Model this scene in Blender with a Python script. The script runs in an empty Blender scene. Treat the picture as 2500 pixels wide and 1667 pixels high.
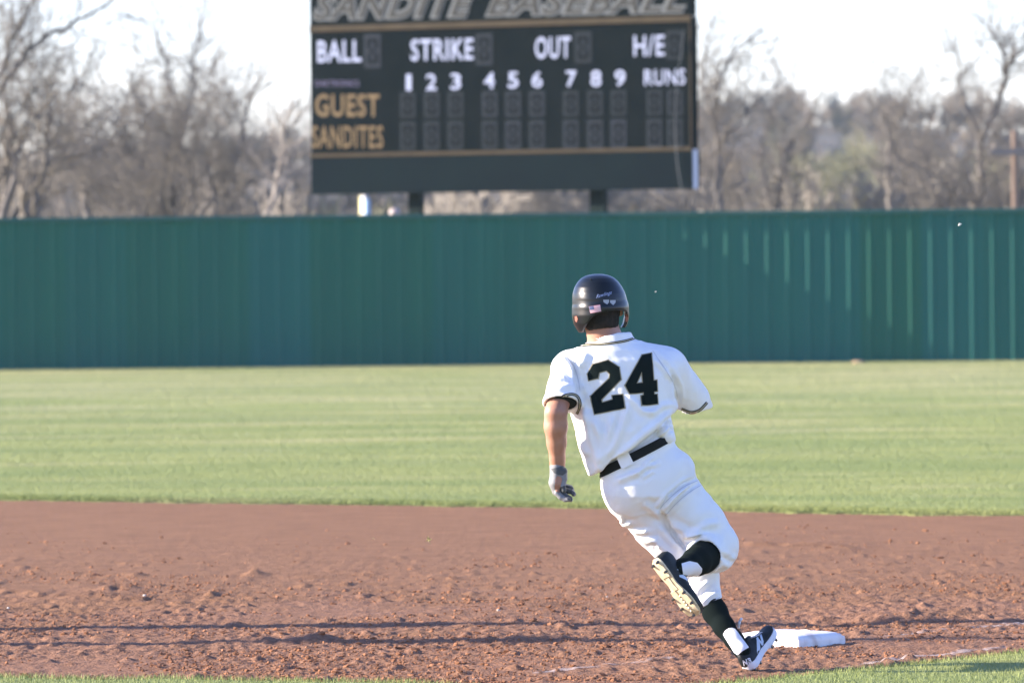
import bpy, bmesh, math, random
import numpy as np
from mathutils import Vector, Matrix
from mathutils.bvhtree import BVHTree

# ------------------------------------------------------------------ camera, sky, sun, exposure
scene = bpy.context.scene
COL = scene.collection
FPX, HCAM = 15000.0, 1.71          # focal length in pixels of the 2500 px wide photograph, lens height
PITCH, ROLL = math.atan((833.5 - 635.0) / FPX), math.radians(0.55)
SUN_EL, SUN_FRONT = math.radians(19.0), math.radians(3.5)

cam_data = bpy.data.cameras.new('camera')
cam_data.sensor_width = 36.0
cam_data.lens = FPX / 2500.0 * 36.0
cam_data.clip_start, cam_data.clip_end = 1.0, 6000.0
cam_data.dof.use_dof = True
cam_data.dof.focus_distance = 25.6
cam_data.dof.aperture_fstop = 216.0 / 35.0
cam = bpy.data.objects.new('camera', cam_data)
COL.objects.link(cam)
CM = Matrix.Translation((0, 0, HCAM)) @ Matrix.Rotation(math.pi / 2 - PITCH, 4, 'X') @ Matrix.Rotation(-ROLL, 4, 'Z')
cam.matrix_world = CM
scene.camera = cam

world = bpy.data.worlds.new('World'); scene.world = world; world.use_nodes = True
wn = world.node_tree.nodes
sky = wn.new('ShaderNodeTexSky'); sky.sky_type = 'NISHITA'; sky.sun_disc = False
sky.sun_elevation = SUN_EL; sky.sun_rotation = math.radians(-90) + SUN_FRONT
sky.dust_density = 0.3; sky.air_density = 1.0; sky.ozone_density = 3.0; sky.altitude = 200
tint = wn.new('ShaderNodeMix'); tint.data_type = 'RGBA'; tint.blend_type = 'MULTIPLY'; tint.inputs[0].default_value = 1.0
tint.inputs[7].default_value = (1.04, 0.96, 1.24, 1)      # cool white balance of the photograph
world.node_tree.links.new(sky.outputs[0], tint.inputs[6]); world.node_tree.links.new(tint.outputs[2], wn['Background'].inputs[0])
wn['Background'].inputs[1].default_value = 0.10

sun_data = bpy.data.lights.new('sun', 'SUN'); sun_data.energy = 5.0; sun_data.angle = math.radians(0.5)
sun_data.color = (1.0, 0.88, 0.74)
sun = bpy.data.objects.new('sun', sun_data); COL.objects.link(sun)
SUN_DIR = Vector((-math.cos(SUN_FRONT) * math.cos(SUN_EL), math.sin(SUN_FRONT) * math.cos(SUN_EL), math.sin(SUN_EL)))
sun.rotation_euler = SUN_DIR.to_track_quat('Z', 'Y').to_euler()

vs = scene.view_settings
vs.view_transform = 'Standard'; vs.look = 'None'; vs.gamma = 1.0; vs.use_curve_mapping = False
vs.exposure = 1.8
scene.cycles.use_denoising = True
scene.cycles.max_bounces = 6; scene.cycles.transparent_max_bounces = 6

# ------------------------------------------------------------------ helpers
RNG = np.random.default_rng(7)
R3 = np.array(CM.to_3x3())
CAMP = np.array((0.0, 0.0, HCAM))

def ray(px, py):
    d = R3 @ np.array(((px - 1250.0) / FPX, -(py - 833.5) / FPX, -1.0))
    return d
def at(px, py, Y):
    d = ray(px, py); return CAMP + d * (Y / d[1])
def ground(px, py, z=0.0):
    d = ray(px, py); return CAMP + d * ((z - HCAM) / d[2])
YP = 25.6
def P(px, py, dy=0.0): return at(px, py, YP + dy)
def R(px): return px / 586.0
def unproject(V):
    """world points (n,3) -> photograph pixels (n,2)"""
    c = (V - CAMP) @ R3
    return np.stack((1250 + FPX * c[:, 0] / -c[:, 2], 833.5 - FPX * c[:, 1] / -c[:, 2]), 1)

def srgb(r, g, b):
    f = lambda c: (c / 255 / 12.92) if c / 255 <= 0.04045 else ((c / 255 + 0.055) / 1.055) ** 2.4
    return (f(r), f(g), f(b), 1.0)

_perm = np.random.default_rng(3).random(65536).astype(np.float32)
def _hash(ix, iy, iz, seed):
    h = (ix.astype(np.int64) * 73856093) ^ (iy.astype(np.int64) * 19349663) ^ (iz.astype(np.int64) * 83492791) ^ (seed * 2654435)
    return _perm[(h ^ (h >> 13)) & 65535]
def noise3(x, y, z, seed=0):
    x = np.asarray(x, np.float64); y = np.asarray(y, np.float64); z = np.asarray(z, np.float64)
    x, y, z = np.broadcast_arrays(x, y, z)
    ix, iy, iz = np.floor(x), np.floor(y), np.floor(z)
    fx, fy, fz = x - ix, y - iy, z - iz
    fx, fy, fz = [f * f * (3 - 2 * f) for f in (fx, fy, fz)]
    r = 0
    for a in (0, 1):
        for b in (0, 1):
            for c in (0, 1):
                w = (fx if a else 1 - fx) * (fy if b else 1 - fy) * (fz if c else 1 - fz)
                r = r + w * _hash(ix + a, iy + b, iz + c, seed)
    return r * 2 - 1
def noise2(x, y, seed=0):
    x = np.asarray(x, np.float64); y = np.asarray(y, np.float64)
    ix, iy = np.floor(x), np.floor(y); fx, fy = x - ix, y - iy
    fx, fy = fx * fx * (3 - 2 * fx), fy * fy * (3 - 2 * fy)
    z = np.zeros_like(ix)
    g = lambda a, b: _hash(ix + a, iy + b, z, seed)
    return ((g(0, 0) * (1 - fx) + g(1, 0) * fx) * (1 - fy) + (g(0, 1) * (1 - fx) + g(1, 1) * fx) * fy) * 2 - 1

def curve(pts, n=14):
    pts = np.array(pts, float); t = np.concatenate(([0], np.cumsum(np.linalg.norm(np.diff(pts, axis=0), axis=1)))); tt = np.linspace(0, t[-1], n)
    # Catmull-Rom through the points
    out = []
    for u in tt:
        i = min(max(int(np.searchsorted(t, u) - 1), 0), len(pts) - 2); f = (u - t[i]) / (t[i + 1] - t[i])
        p0, p1, p2, p3 = pts[max(i - 1, 0)], pts[i], pts[i + 1], pts[min(i + 2, len(pts) - 1)]
        out.append(.5 * ((2 * p1) + (-p0 + p2) * f + (2 * p0 - 5 * p1 + 4 * p2 - p3) * f ** 2 + (-p0 + 3 * p1 - 3 * p2 + p3) * f ** 3))
    return np.array(out)
def sstep(a, b, x):
    t = np.clip((x - a) / (b - a), 0, 1); return t * t * (3 - 2 * t)

def make_mesh(name, V, F, smooth=True):
    V = np.ascontiguousarray(V, np.float32); F = np.ascontiguousarray(F, np.int32)
    me = bpy.data.meshes.new(name); k = F.shape[1]
    me.vertices.add(len(V)); me.vertices.foreach_set('co', V.ravel())
    me.loops.add(F.size); me.loops.foreach_set('vertex_index', F.ravel())
    me.polygons.add(len(F)); me.polygons.foreach_set('loop_start', np.arange(0, F.size, k, dtype=np.int32))
    me.update(calc_edges=True)
    me.polygons.foreach_set('use_smooth', np.full(len(F), smooth)); me.update()
    return me
def link(name, me, mat=None, parent=None, **props):
    o = bpy.data.objects.new(name, me); COL.objects.link(o)
    if mat is not None and me is not None and len(me.materials) == 0: me.materials.append(mat)
    if parent is not None: o.parent = parent
    for k, v in props.items(): o[k] = v
    return o
def wmesh(name, V, F, mat, parent=None, origin=None, smooth=True, **props):
    """mesh from world coordinates; origin = world position of the parent thing"""
    V = np.asarray(V, float)
    me = make_mesh(name, V, F, smooth)
    o = link(name, me, mat, parent, **props)
    if origin is not None: o.location = Vector(-np.asarray(origin, float))
    return o
def thing(name, label, cat, loc=(0, 0, 0), group=None):
    o = bpy.data.objects.new(name, None); COL.objects.link(o); o.location = Vector(loc)
    o.empty_display_size = 0.2
    o['label'] = label; o['category'] = cat
    if group: o['group'] = group
    return o
def tag(o, label=None, cat=None, group=None, kind=None):
    if label: o['label'] = label
    if cat: o['category'] = cat
    if group: o['group'] = group
    if kind: o['kind'] = kind
    return o
class MB:
    def __init__(s): s.bm = bmesh.new()
    def box(s, c, size, M=None, bevel=0.0):
        g = bmesh.ops.create_cube(s.bm, size=1.0)
        bmesh.ops.scale(s.bm, vec=Vector(size), verts=g['verts'])
        bmesh.ops.translate(s.bm, vec=Vector(c), verts=g['verts'])
        if M is not None: bmesh.ops.transform(s.bm, matrix=M, verts=g['verts'])
        if bevel:
            es = list({e for v in g['verts'] for e in v.link_edges})
            bmesh.ops.bevel(s.bm, geom=es, offset=bevel, segments=2, affect='EDGES', profile=0.5)
        return s
    def tube(s, a, b, r0, r1, n=12):
        a, b = Vector(a), Vector(b); d = b - a
        g = bmesh.ops.create_cone(s.bm, cap_ends=True, segments=n, radius1=r0, radius2=r1, depth=d.length)
        M = Matrix.Translation((a + b) / 2) @ d.to_track_quat('Z', 'Y').to_matrix().to_4x4()
        bmesh.ops.transform(s.bm, matrix=M, verts=g['verts']); return s
    def ball(s, c, r, sub=2, scale=(1, 1, 1)):
        g = bmesh.ops.create_icosphere(s.bm, subdivisions=sub, radius=r)
        bmesh.ops.scale(s.bm, vec=Vector(scale), verts=g['verts'])
        bmesh.ops.translate(s.bm, vec=Vector(c), verts=g['verts']); return s
    def build(s, name, mat, parent=None, smooth=False, **props):
        me = bpy.data.meshes.new(name); s.bm.normal_update(); s.bm.to_mesh(me); s.bm.free()
        if smooth: me.polygons.foreach_set('use_smooth', np.full(len(me.polygons), True))
        return link(name, me, mat, parent, **props)

# ---- materials
def new_mat(name):
    m = bpy.data.materials.new(name); m.use_nodes = True
    return m, m.node_tree.nodes, m.node_tree.links, m.node_tree.nodes['Principled BSDF']
def mat(name, col, rough=0.7, var=0.0, vscale=8.0, bump=0.0, bscale=60.0, metallic=0.0, coat=0.0, col2=None,
        stretch=(1, 1, 1), spec=0.5, sheen=0.0, sss=0.0, detail=6.0, info=0.0, lo=0.35, hi=0.65):
    m, n, l, b = new_mat(name)
    b.inputs['Base Color'].default_value = col; b.inputs['Roughness'].default_value = rough
    b.inputs['Metallic'].default_value = metallic; b.inputs['Coat Weight'].default_value = coat
    b.inputs['Specular IOR Level'].default_value = spec; b.inputs['Sheen Weight'].default_value = sheen
    b.inputs['Coat Roughness'].default_value = 0.12
    if sss: b.inputs['Subsurface Weight'].default_value = sss; b.inputs['Subsurface Scale'].default_value = 0.01
    tc = n.new('ShaderNodeTexCoord'); mp = n.new('ShaderNodeMapping'); mp.inputs['Scale'].default_value = stretch
    l.new(tc.outputs['Object'], mp.inputs[0])
    if var or col2:
        t = n.new('ShaderNodeTexNoise'); t.inputs['Scale'].default_value = vscale; t.inputs['Detail'].default_value = detail
        l.new(mp.outputs[0], t.inputs['Vector'])
        r = n.new('ShaderNodeValToRGB'); r.color_ramp.elements[0].position = lo; r.color_ramp.elements[1].position = hi
        c2 = col2 if col2 else tuple(min(1, c * (1 + var)) for c in col[:3]) + (1,)
        c1 = col if col2 else tuple(c * (1 - var) for c in col[:3]) + (1,)
        r.color_ramp.elements[0].color = c1; r.color_ramp.elements[1].color = c2
        l.new(t.outputs['Fac'], r.inputs[0]); out = r.outputs[0]
        if info:
            oi = n.new('ShaderNodeObjectInfo'); hs = n.new('ShaderNodeHueSaturation')
            mr = n.new('ShaderNodeMapRange'); mr.inputs['To Min'].default_value = 1 - info; mr.inputs['To Max'].default_value = 1 + info
            l.new(oi.outputs['Random'], mr.inputs[0]); l.new(mr.outputs[0], hs.inputs['Value']); l.new(out, hs.inputs['Color'])
            mr2 = n.new('ShaderNodeMapRange'); mr2.inputs['To Min'].default_value = 0.49; mr2.inputs['To Max'].default_value = 0.52
            l.new(oi.outputs['Random'], mr2.inputs[0]); l.new(mr2.outputs[0], hs.inputs['Hue'])
            out = hs.outputs[0]
        l.new(out, b.inputs['Base Color'])
    if bump:
        t2 = n.new('ShaderNodeTexNoise'); t2.inputs['Scale'].default_value = bscale; t2.inputs['Detail'].default_value = 5
        l.new(mp.outputs[0], t2.inputs['Vector'])
        bp = n.new('ShaderNodeBump'); bp.inputs['Strength'].default_value = 1.0; bp.inputs['Distance'].default_value = bump
        l.new(t2.outputs['Fac'], bp.inputs['Height']); l.new(bp.outputs[0], b.inputs['Normal'])
    return m

# ================================================================== THE GROUND
def mat_ground_grass():
    m, n, l, b = new_mat('outfield grass')
    b.inputs['Roughness'].default_value = 0.85; b.inputs['Specular IOR Level'].default_value = 0.2
    tc = n.new('ShaderNodeTexCoord')
    def nz(scale, det, st=(1, 1, 1)):
        mp = n.new('ShaderNodeMapping'); mp.inputs['Scale'].default_value = st; l.new(tc.outputs['Object'], mp.inputs[0])
        t = n.new('ShaderNodeTexNoise'); t.inputs['Scale'].default_value = scale; t.inputs['Detail'].default_value = det
        l.new(mp.outputs[0], t.inputs['Vector']); return t.outputs['Fac']
    def ramp(fac, p0, c0, p1, c1):
        r = n.new('ShaderNodeValToRGB'); e = r.color_ramp.elements
        e[0].position, e[0].color, e[1].position, e[1].color = p0, c0, p1, c1
        l.new(fac, r.inputs[0]); return r.outputs[0]
    def mix(f, a, c):
        x = n.new('ShaderNodeMix'); x.data_type = 'RGBA'
        l.new(f, x.inputs[0]); l.new(a, x.inputs[6]); l.new(c, x.inputs[7]); return x.outputs[2]
    green = ramp(nz(60, 5), .3, (.200, .232, .078, 1), .7, (.265, .300, .108, 1))
    straw = ramp(nz(50, 4), .3, (.275, .285, .128, 1), .7, (.345, .335, .165, 1))
    # dry patches: more of them far out
    sep = n.new('ShaderNodeSeparateXYZ'); l.new(tc.outputs['Object'], sep.inputs[0])
    far = n.new('ShaderNodeMapRange'); far.inputs['From Min'].default_value = 44; far.inputs['From Max'].default_value = 90
    far.inputs['To Min'].default_value = -0.13; far.inputs['To Max'].default_value = 0.07
    l.new(sep.outputs[1], far.inputs[0])
    add = n.new('ShaderNodeMath'); add.operation = 'ADD'; l.new(nz(0.9, 5, (.28, .8, 1)), add.inputs[0]); l.new(far.outputs[0], add.inputs[1])
    f = ramp(add.outputs[0], .44, (0, 0, 0, 1), .62, (1, 1, 1, 1))
    c = mix(f, green, straw)
    dark = ramp(nz(0.6, 4, (.3, .9, 1)), .42, (.84, .89, .84, 1), .58, (1.06, 1.03, 1, 1))
    mu = n.new('ShaderNodeMix'); mu.data_type = 'RGBA'; mu.blend_type = 'MULTIPLY'; mu.inputs[0].default_value = 1
    l.new(c, mu.inputs[6]); l.new(dark, mu.inputs[7]); l.new(mu.outputs[2], b.inputs['Base Color'])
    bp = n.new('ShaderNodeBump'); bp.inputs['Distance'].default_value = 0.02; l.new(nz(45, 4), bp.inputs['Height'])
    l.new(bp.outputs[0], b.inputs['Normal'])
    return m
M_GRASS = mat_ground_grass()

def mat_dirt():
    m, n, l, b = new_mat('infield dirt')
    b.inputs['Roughness'].default_value = 0.92; b.inputs['Specular IOR Level'].default_value = 0.15
    tc = n.new('ShaderNodeTexCoord')
    def nz(scale, det, st=(1, 1, 1)):
        mp = n.new('ShaderNodeMapping'); mp.inputs['Scale'].default_value = st; l.new(tc.outputs['Object'], mp.inputs[0])
        t = n.new('ShaderNodeTexNoise'); t.inputs['Scale'].default_value = scale; t.inputs['Detail'].default_value = det
        l.new(mp.outputs[0], t.inputs['Vector']); return t.outputs['Fac']
    def ramp(fac, p0, c0, p1, c1):
        r = n.new('ShaderNodeValToRGB'); e = r.color_ramp.elements
        e[0].position, e[0].color, e[1].position, e[1].color = p0, c0, p1, c1
        l.new(fac, r.inputs[0]); return r.outputs[0]
    fine = ramp(nz(38, 6), .32, (.155, .077, .045, 1), .68, (.262, .140, .083, 1))
    dry = ramp(nz(9, 8, (.35, 1, 1)), .3, (.170, .086, .045, 1), .7, (.243, .126, .066, 1))
    sep = n.new('ShaderNodeSeparateXYZ'); l.new(tc.outputs['Object'], sep.inputs[0])
    far = n.new('ShaderNodeMapRange'); far.inputs['From Min'].default_value = 27.5; far.inputs['From Max'].default_value = 33
    far.inputs['To Min'].default_value = -0.25; far.inputs['To Max'].default_value = 0.25
    l.new(sep.outputs[1], far.inputs[0])
    add = n.new('ShaderNodeMath'); add.operation = 'ADD'; l.new(nz(1.6, 6, (1, .7, 1)), add.inputs[0]); l.new(far.outputs[0], add.inputs[1])
    f = ramp(add.outputs[0], .40, (0, 0, 0, 1), .62, (1, 1, 1, 1))
    x = n.new('ShaderNodeMix'); x.data_type = 'RGBA'; l.new(f, x.inputs[0]); l.new(fine, x.inputs[6]); l.new(dry, x.inputs[7])
    l.new(x.outputs[2], b.inputs['Base Color'])
    bp = n.new('ShaderNodeBump'); bp.inputs['Distance'].default_value = 0.010; l.new(nz(75, 6), bp.inputs['Height'])
    l.new(bp.outputs[0], b.inputs['Normal'])
    return m
M_DIRT = mat_dirt()
M_CLOD = mat('dirt clods', (.20, .092, .048, 1), .95, col2=(.30, .145, .08, 1), vscale=30, spec=.1)
M_BLADE = None

# edges of the dirt, as straight-ish lines on the ground
FAR_EDGE = [ground(-900, 1205), ground(0, 1221), ground(600, 1229), ground(1250, 1238), ground(1900, 1249), ground(2500, 1259), ground(3400, 1276)]
FX = np.array([p[0] for p in FAR_EDGE]); FY = np.array([p[1] for p in FAR_EDGE])
def far_edge_y(x): return np.interp(x, FX, FY) + 0.10 * noise2(np.asarray(x) * 2.2, np.asarray(x) * 0, 5) + 0.05 * noise2(np.asarray(x) * 9, np.asarray(x) * 0, 6)
# near grass: left strip and right wedge (front boundary of the dirt, y of the boundary as a function of x)
NE = [ground(-1500, 1628), ground(0, 1645), ground(1000, 1656), ground(1150, 1667), ground(1300, 1690), ground(1560, 1690), ground(1686, 1667),
      ground(1800, 1656), ground(1940, 1644), ground(2098, 1626), ground(2306, 1605), ground(2500, 1585), ground(3200, 1515)]
NX = np.array([p[0] for p in NE]); NY = np.array([p[1] for p in NE])
def near_edge_y(x): return np.interp(x, NX, NY) - .22 + 0.05 * noise2(np.asarray(x) * 4.2, np.asarray(x) * 0, 8) + 0.03 * noise2(np.asarray(x) * 17, np.asarray(x) * 0, 9)

MOUNDS = []
for (px, py, w, d, a) in ((2165, 1512, .20, .28, .050), (2070, 1522, .22, .30, -.035), (2110, 1532, .10, .2, .02), (285, 1440, .13, .25, .040), (205, 1458, .20, .2, .020), (90, 1448, .1, .2, .02),
                          (620, 1402, .06, .2, .028), (1735, 1578, .14, .30, -.035), (1690, 1590, .12, .22, .022), (1775, 1592, .08, .2, .02),
                          (755, 1563, .12, .2, .03), (480, 1455, .15, .15, .02), (1840, 1330, .25, .2, .022), (1990, 1332, .3, .15, .020), (1830, 1375, .06, .2, .02),
                          (1640, 1600, .2, .3, .018), (330, 1404, .05, .15, .02), (1290, 1560, .3, .2, .018), (2050, 1340, .12, .2, .02)):
    g = ground(px, py); MOUNDS.append((g[0], g[1], w, d, a))
def dirt_h(x, y):
    rough = sstep(34.5, 29.0, y)
    mid = sstep(40, 31, y)
    patch = 0.5 + 0.5 * np.clip(noise2(x * 1.1 + 3, y * .7, 21) * 2.2 + .2, -.85, 1)
    h = 0.008 * noise2(x * .9, y * .6, 1) + 0.003 * noise2(x * 3.1, y * 1.7, 2) * (0.4 + mid)
    n1 = noise2(x * 7, y * 5, 3); n2 = noise2(x * 16, y * 12, 4); n3 = noise2(x * 34, y * 22, 5)
    n4 = noise2(x * 55, y * 30, 13)
    h = h + .7 * rough * patch * (0.006 * np.maximum(n1, 0) ** 1.6 + 0.006 * np.maximum(n2, -.1) * (.4 + .6 * (n1 > -.2)) + 0.008 * np.maximum(n3, -.2) + .007 * n4)
    h = h + (0.15 + mid * .85) * 0.0035 * noise2(x * 28, y * 11, 7) + 0.0012 * n3
    h = h + (.3 + .7 * rough) * .006 * noise2(x * 1.7 + .4 * noise2(x * 2, y * 2, 23), y * 9, 22)
    spots = noise2(x * 9, y * 5, 11) - 0.62
    h = h + mid * np.clip(spots, 0, 1) * 0.045
    for (mx, my, w, d, a) in MOUNDS:
        e = np.exp(-((x - mx) / w) ** 2 - ((y - my) / d) ** 2)
        h = h + e * a * (0.75 + 0.5 * noise2(x * 14, y * 9, 12))
    edge = sstep(-.02, .12, y - near_edge_y(x)) * sstep(-.02, .12, far_edge_y(x) - y)
    h = h * edge - .025 * (1 - edge)
    return h

def grid_mesh(xs, ys, hfun):
    X, Y = np.meshgrid(xs, ys); Z = hfun(X, Y)
    V = np.stack((X, Y, Z), -1).reshape(-1, 3)
    nx, ny = len(xs), len(ys)
    i = np.arange((ny - 1) * nx).reshape(ny - 1, nx)[:, :-1].ravel()
    return V, np.stack((i, i + 1, i + nx + 1, i + nx), 1)

# wide field ground under everything, out to the hills
M_EARTH = mat('dry field earth', (.20, .17, .10, 1), .95, col2=(.30, .25, .16, 1), vscale=.08)
V, F = grid_mesh(np.linspace(-440, 440, 45), np.linspace(-60, 1000, 54), lambda x, y: -0.12 + 0 * x)
wmesh('ground', V, F, M_EARTH, kind='structure')
# infield dirt
ys = np.concatenate((np.arange(23.4, 31.5, .02), np.arange(31.5, 47.5, .06)))
V, F = grid_mesh(np.arange(-4.5, 4.5, .012), ys, dirt_h)
dirt = wmesh('infield_dirt', V, F, M_DIRT, kind='structure')
V, F = grid_mesh(np.array([-60, -4.51]), np.array([10, 47.4]), lambda x, y: -.01 + 0 * x)
V2, F2 = grid_mesh(np.array([4.49, 60]), np.array([10, 47.4]), lambda x, y: -.01 + 0 * x)
wmesh('outer_dirt', np.concatenate((V, V2)), np.concatenate((F, F2 + 4)), M_DIRT, kind='structure')
# outfield grass sheet with a small lip over the dirt
xs = np.concatenate((np.linspace(-60, -6, 19), np.arange(-5.8, 5.81, .05), np.linspace(6, 60, 19)))
rows = []
ey = far_edge_y(xs)
for k, (t, z) in enumerate(((0, -.03), (.03, .002), (.15, .010), (1.0, .012), (8, .012), (30, .012), (57.5, .012))):
    yy = ey + t if k < 4 else ey * 0 + 43 + t
    rows.append(np.stack((xs, yy, xs * 0 + z), 1))
nx = len(xs); V = np.concatenate(rows); i = np.arange((len(rows) - 1) * nx).reshape(-1, nx)[:, :-1].ravel()
wmesh('outfield_lawn', V, np.stack((i, i + 1, i + nx + 1, i + nx), 1), M_GRASS, smooth=False, kind='structure')
# near grass sheet
xs = np.arange(-6, 6.01, .04); ey = near_edge_y(xs); rows = []
for (t, z) in ((0, -.03), (-.03, .004), (-.15, .010), (-1.2, .012), (-12, .012)):
    rows.append(np.stack((xs, ey + t, xs * 0 + z), 1))
nx = len(xs); V = np.concatenate(rows); i = np.arange((len(rows) - 1) * nx).reshape(-1, nx)[:, :-1].ravel()
wmesh('foreground_lawn', V, np.stack((i, i + nx, i + nx + 1, i + 1), 1), M_GRASS, kind='structure')

# grass blades
def mat_blades():
    m = M_GRASS.copy(); m.name = 'grass blades'
    b = m.node_tree.nodes['Principled BSDF']
    for lk in list(m.node_tree.links):
        if lk.to_socket == b.inputs['Normal']: m.node_tree.links.remove(lk)
    b.inputs['Roughness'].default_value = 0.6
    return m
M_BLADE = mat_blades()
def blades(name, x, y, z, hgt, wid, label):
    n = len(x); a = RNG.uniform(0, 2 * np.pi, n); lean = RNG.normal(0, .35, (n, 2)) * hgt[:, None]
    dx, dy = np.cos(a) * wid, np.sin(a) * wid
    V = np.empty((n, 3, 3))
    V[:, 0] = np.stack((x - dx, y - dy, z), 1); V[:, 1] = np.stack((x + dx, y + dy, z), 1)
    V[:, 2] = np.stack((x + lean[:, 0], y + lean[:, 1], z + hgt), 1)
    F = np.arange(3 * n).reshape(n, 3)
    o = wmesh(name, V.reshape(-1, 3), F, M_BLADE, smooth=False, kind='stuff'); o['label'] = label
    return o
n = 90000
x = RNG.uniform(-2.7, 2.7, n); y = near_edge_y(x) + .03 - RNG.uniform(0, 1, n) ** 1.0 * 2.6
k = (y > 24.1) & (np.abs(x) < y * .0905); x, y = x[k], y[k]
blades('near_grass', x, y, .004 + 0 * x, RNG.uniform(.010, .030, len(x)), RNG.uniform(.0008, .0018, len(x)), 'short green grass blades along the front edge of the dirt')
def outfield(n, y0, y1, hs, ws):
    y = RNG.uniform(y0, y1, n); x = RNG.uniform(-1, 1, n) * y * .092
    k = y > far_edge_y(x); x, y = x[k], y[k]
    return x, y, hs * RNG.uniform(.5, 1.2, len(x)), ws * RNG.uniform(.6, 1.2, len(x))
parts = [outfield(260000, 40, 52, .015, .0022), outfield(190000, 52, 70, .016, .0035), outfield(120000, 70, 100, .016, .006)]
n = 40000; x = RNG.uniform(-4.3, 4.3, n); parts.append((x, far_edge_y(x) + RNG.uniform(-.04, .5, n), RNG.uniform(.015, .035, n), .002 + 0 * x))
x, y, h, w = [np.concatenate([p[j] for p in parts]) for j in range(4)]
blades('outfield_grass', x, y, .008 + 0 * x, h, w, 'mown outfield grass, green with straw coloured patches')

# loose clods
ico = bmesh.new(); bmesh.ops.create_icosphere(ico, subdivisions=1, radius=1.0)
ICOV = np.array([v.co for v in ico.verts]); ICOF = np.array([[v.index for v in f.verts] for f in ico.faces]); ico.free()
def clods(n):
    x = RNG.uniform(-4.2, 4.2, n * 5); y = 24.8 + 15 * RNG.uniform(0, 1, n * 5) ** 1.7
    dens = sstep(-.2, .8, noise2(x * 1.6, y * 1.2, 31) + .35 * noise2(x * 6, y * 5, 32) + sstep(30, 26, y) * .35) * sstep(40, 29, y) + .004
    k = (RNG.uniform(0, 1, n * 5) < dens) & (y > near_edge_y(x)) & (y < far_edge_y(x)) & (np.abs(x) < y * .095)
    x, y = x[k][:n], y[k][:n]; m = len(x)
    s = np.clip(np.exp(RNG.normal(math.log(.0032), .55, m)), .0012, .0115)
    V = ICOV[None] * s[:, None, None] * (1 + RNG.normal(0, .22, (m, 12, 1))) * np.stack((RNG.uniform(.8, 1.7, m), RNG.uniform(.8, 1.4, m), RNG.uniform(.6, 1.0, m)), 1)[:, None]
    z = dirt_h(x, y) + s * .25
    V += np.stack((x, y, z), 1)[:, None]
    F = (ICOF[None] + 12 * np.arange(m)[:, None, None]).reshape(-1, 3)
    return V.reshape(-1, 3), F
V, F = clods(17000)
o = wmesh('dirt_clods', V, F, M_CLOD, smooth=False, kind='stuff'); o['label'] = 'loose orange brown clods strewn over the infield dirt'

# chalk lines: worn, smudged, draped over the dirt
def mat_chalk():
    m, n, l, b_ = new_mat('worn chalk'); b_.inputs['Base Color'].default_value = (.50, .42, .40, 1); b_.inputs['Roughness'].default_value = .95
    at_ = n.new('ShaderNodeAttribute'); at_.attribute_name = 'cover'; l.new(at_.outputs['Fac'], b_.inputs['Alpha'])
    return m
M_CHALK = mat_chalk()
def chalk(p0, p1, w, bias, seed, fade):
    p0, p1 = np.array(p0[:2]), np.array(p1[:2]); d = p1 - p0; L = np.linalg.norm(d); d /= L; nrm = np.array((-d[1], d[0]))
    u = np.arange(0, L, .010); v = np.linspace(-w / 2, w / 2, 16)
    U, Vv = np.meshgrid(u, v)
    XY = p0 + U[..., None] * d + (Vv + .02 * noise2(U * 3, U * 0, seed))[..., None] * nrm
    X, Y = XY[..., 0], XY[..., 1]
    H = np.maximum.reduce([dirt_h(X + a, Y + b_) for a in (-.006, .006) for b_ in (-.01, .01)]) + .0012
    V = np.stack((X, Y, H), -1).reshape(-1, 3)
    nx, ny = len(u), len(v); i = np.arange((ny - 1) * nx).reshape(ny - 1, nx)[:, :-1].ravel()
    F = np.stack((i, i + 1, i + nx + 1, i + nx), 1)
    q = bias + noise2(X * 5, Y * 3, seed) * .5 + noise2(X * 24, Y * 16, seed + 1) * .35 + noise2(X * 75, Y * 50, seed + 2) * .3 - 1.2 * (np.abs(Vv) / w * 2) ** 3 - fade(U / L)
    return V, F, np.clip(q - .12, 0, .42).ravel()
for (p0, p1, w_, bias, seed, fade) in ((ground(1120, 1664), ground(1640, 1612), .12, .35, 41, lambda u: .55 * np.abs(np.sin(u * 6.5))),
                                       (ground(2080, 1562), ground(2560, 1522), .12, .62, 44, lambda u: .6 * (1 - u)),
                                       (ground(1960, 1640), ground(2470, 1579), .10, .85, 47, lambda u: 2.2 * np.abs(u - .62) ** 1.5)):
    V, F, A_ = chalk(p0, p1, w_, bias, seed, fade)
    o = wmesh('chalk_line', V, F, M_CHALK, smooth=True, kind='structure')
    at_ = o.data.attributes.new('cover', 'FLOAT', 'POINT'); at_.data.foreach_set('value', A_.astype(np.float32))

# ================================================================== FENCE
BEND = np.array((254 / 15000 * 99.6, 99.6))
TH_A, TH_B = math.radians(2.0), math.radians(5.0)
M_FENCE = mat('green painted steel', (.010, .098, .078, 1), .65, col2=(.015, .120, .084, 1), vscale=1.1, stretch=(1, 1, .12), info=.03, spec=.25, lo=.3, hi=.7)
M_TRIM = mat('dark green trim', (.030, .105, .095, 1), .6, spec=.2)
FH, PW = 2.42, .99
def panel_mesh():
    prof = []
    for k in range(3):
        o = k * .33
        prof += [(o, 0), (o + .090, 0), (o + .147, .032), (o + .175, .032), (o + .232, 0)]
    prof.append((PW, 0))
    V, F = [], []
    for (x, d) in prof: V += [(x, -d, .02), (x, -d, FH), (x, -d + .004, .02), (x, -d + .004, FH)]
    for i in range(len(prof) - 1):
        a, b = 4 * i, 4 * i + 4
        F += [(a, b, b + 1, a + 1), (a + 2, a + 3, b + 3, b + 2), (a + 1, b + 1, b + 3, a + 3)]
    return make_mesh('metal_panel', np.array(V), np.array(F), False)
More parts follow.
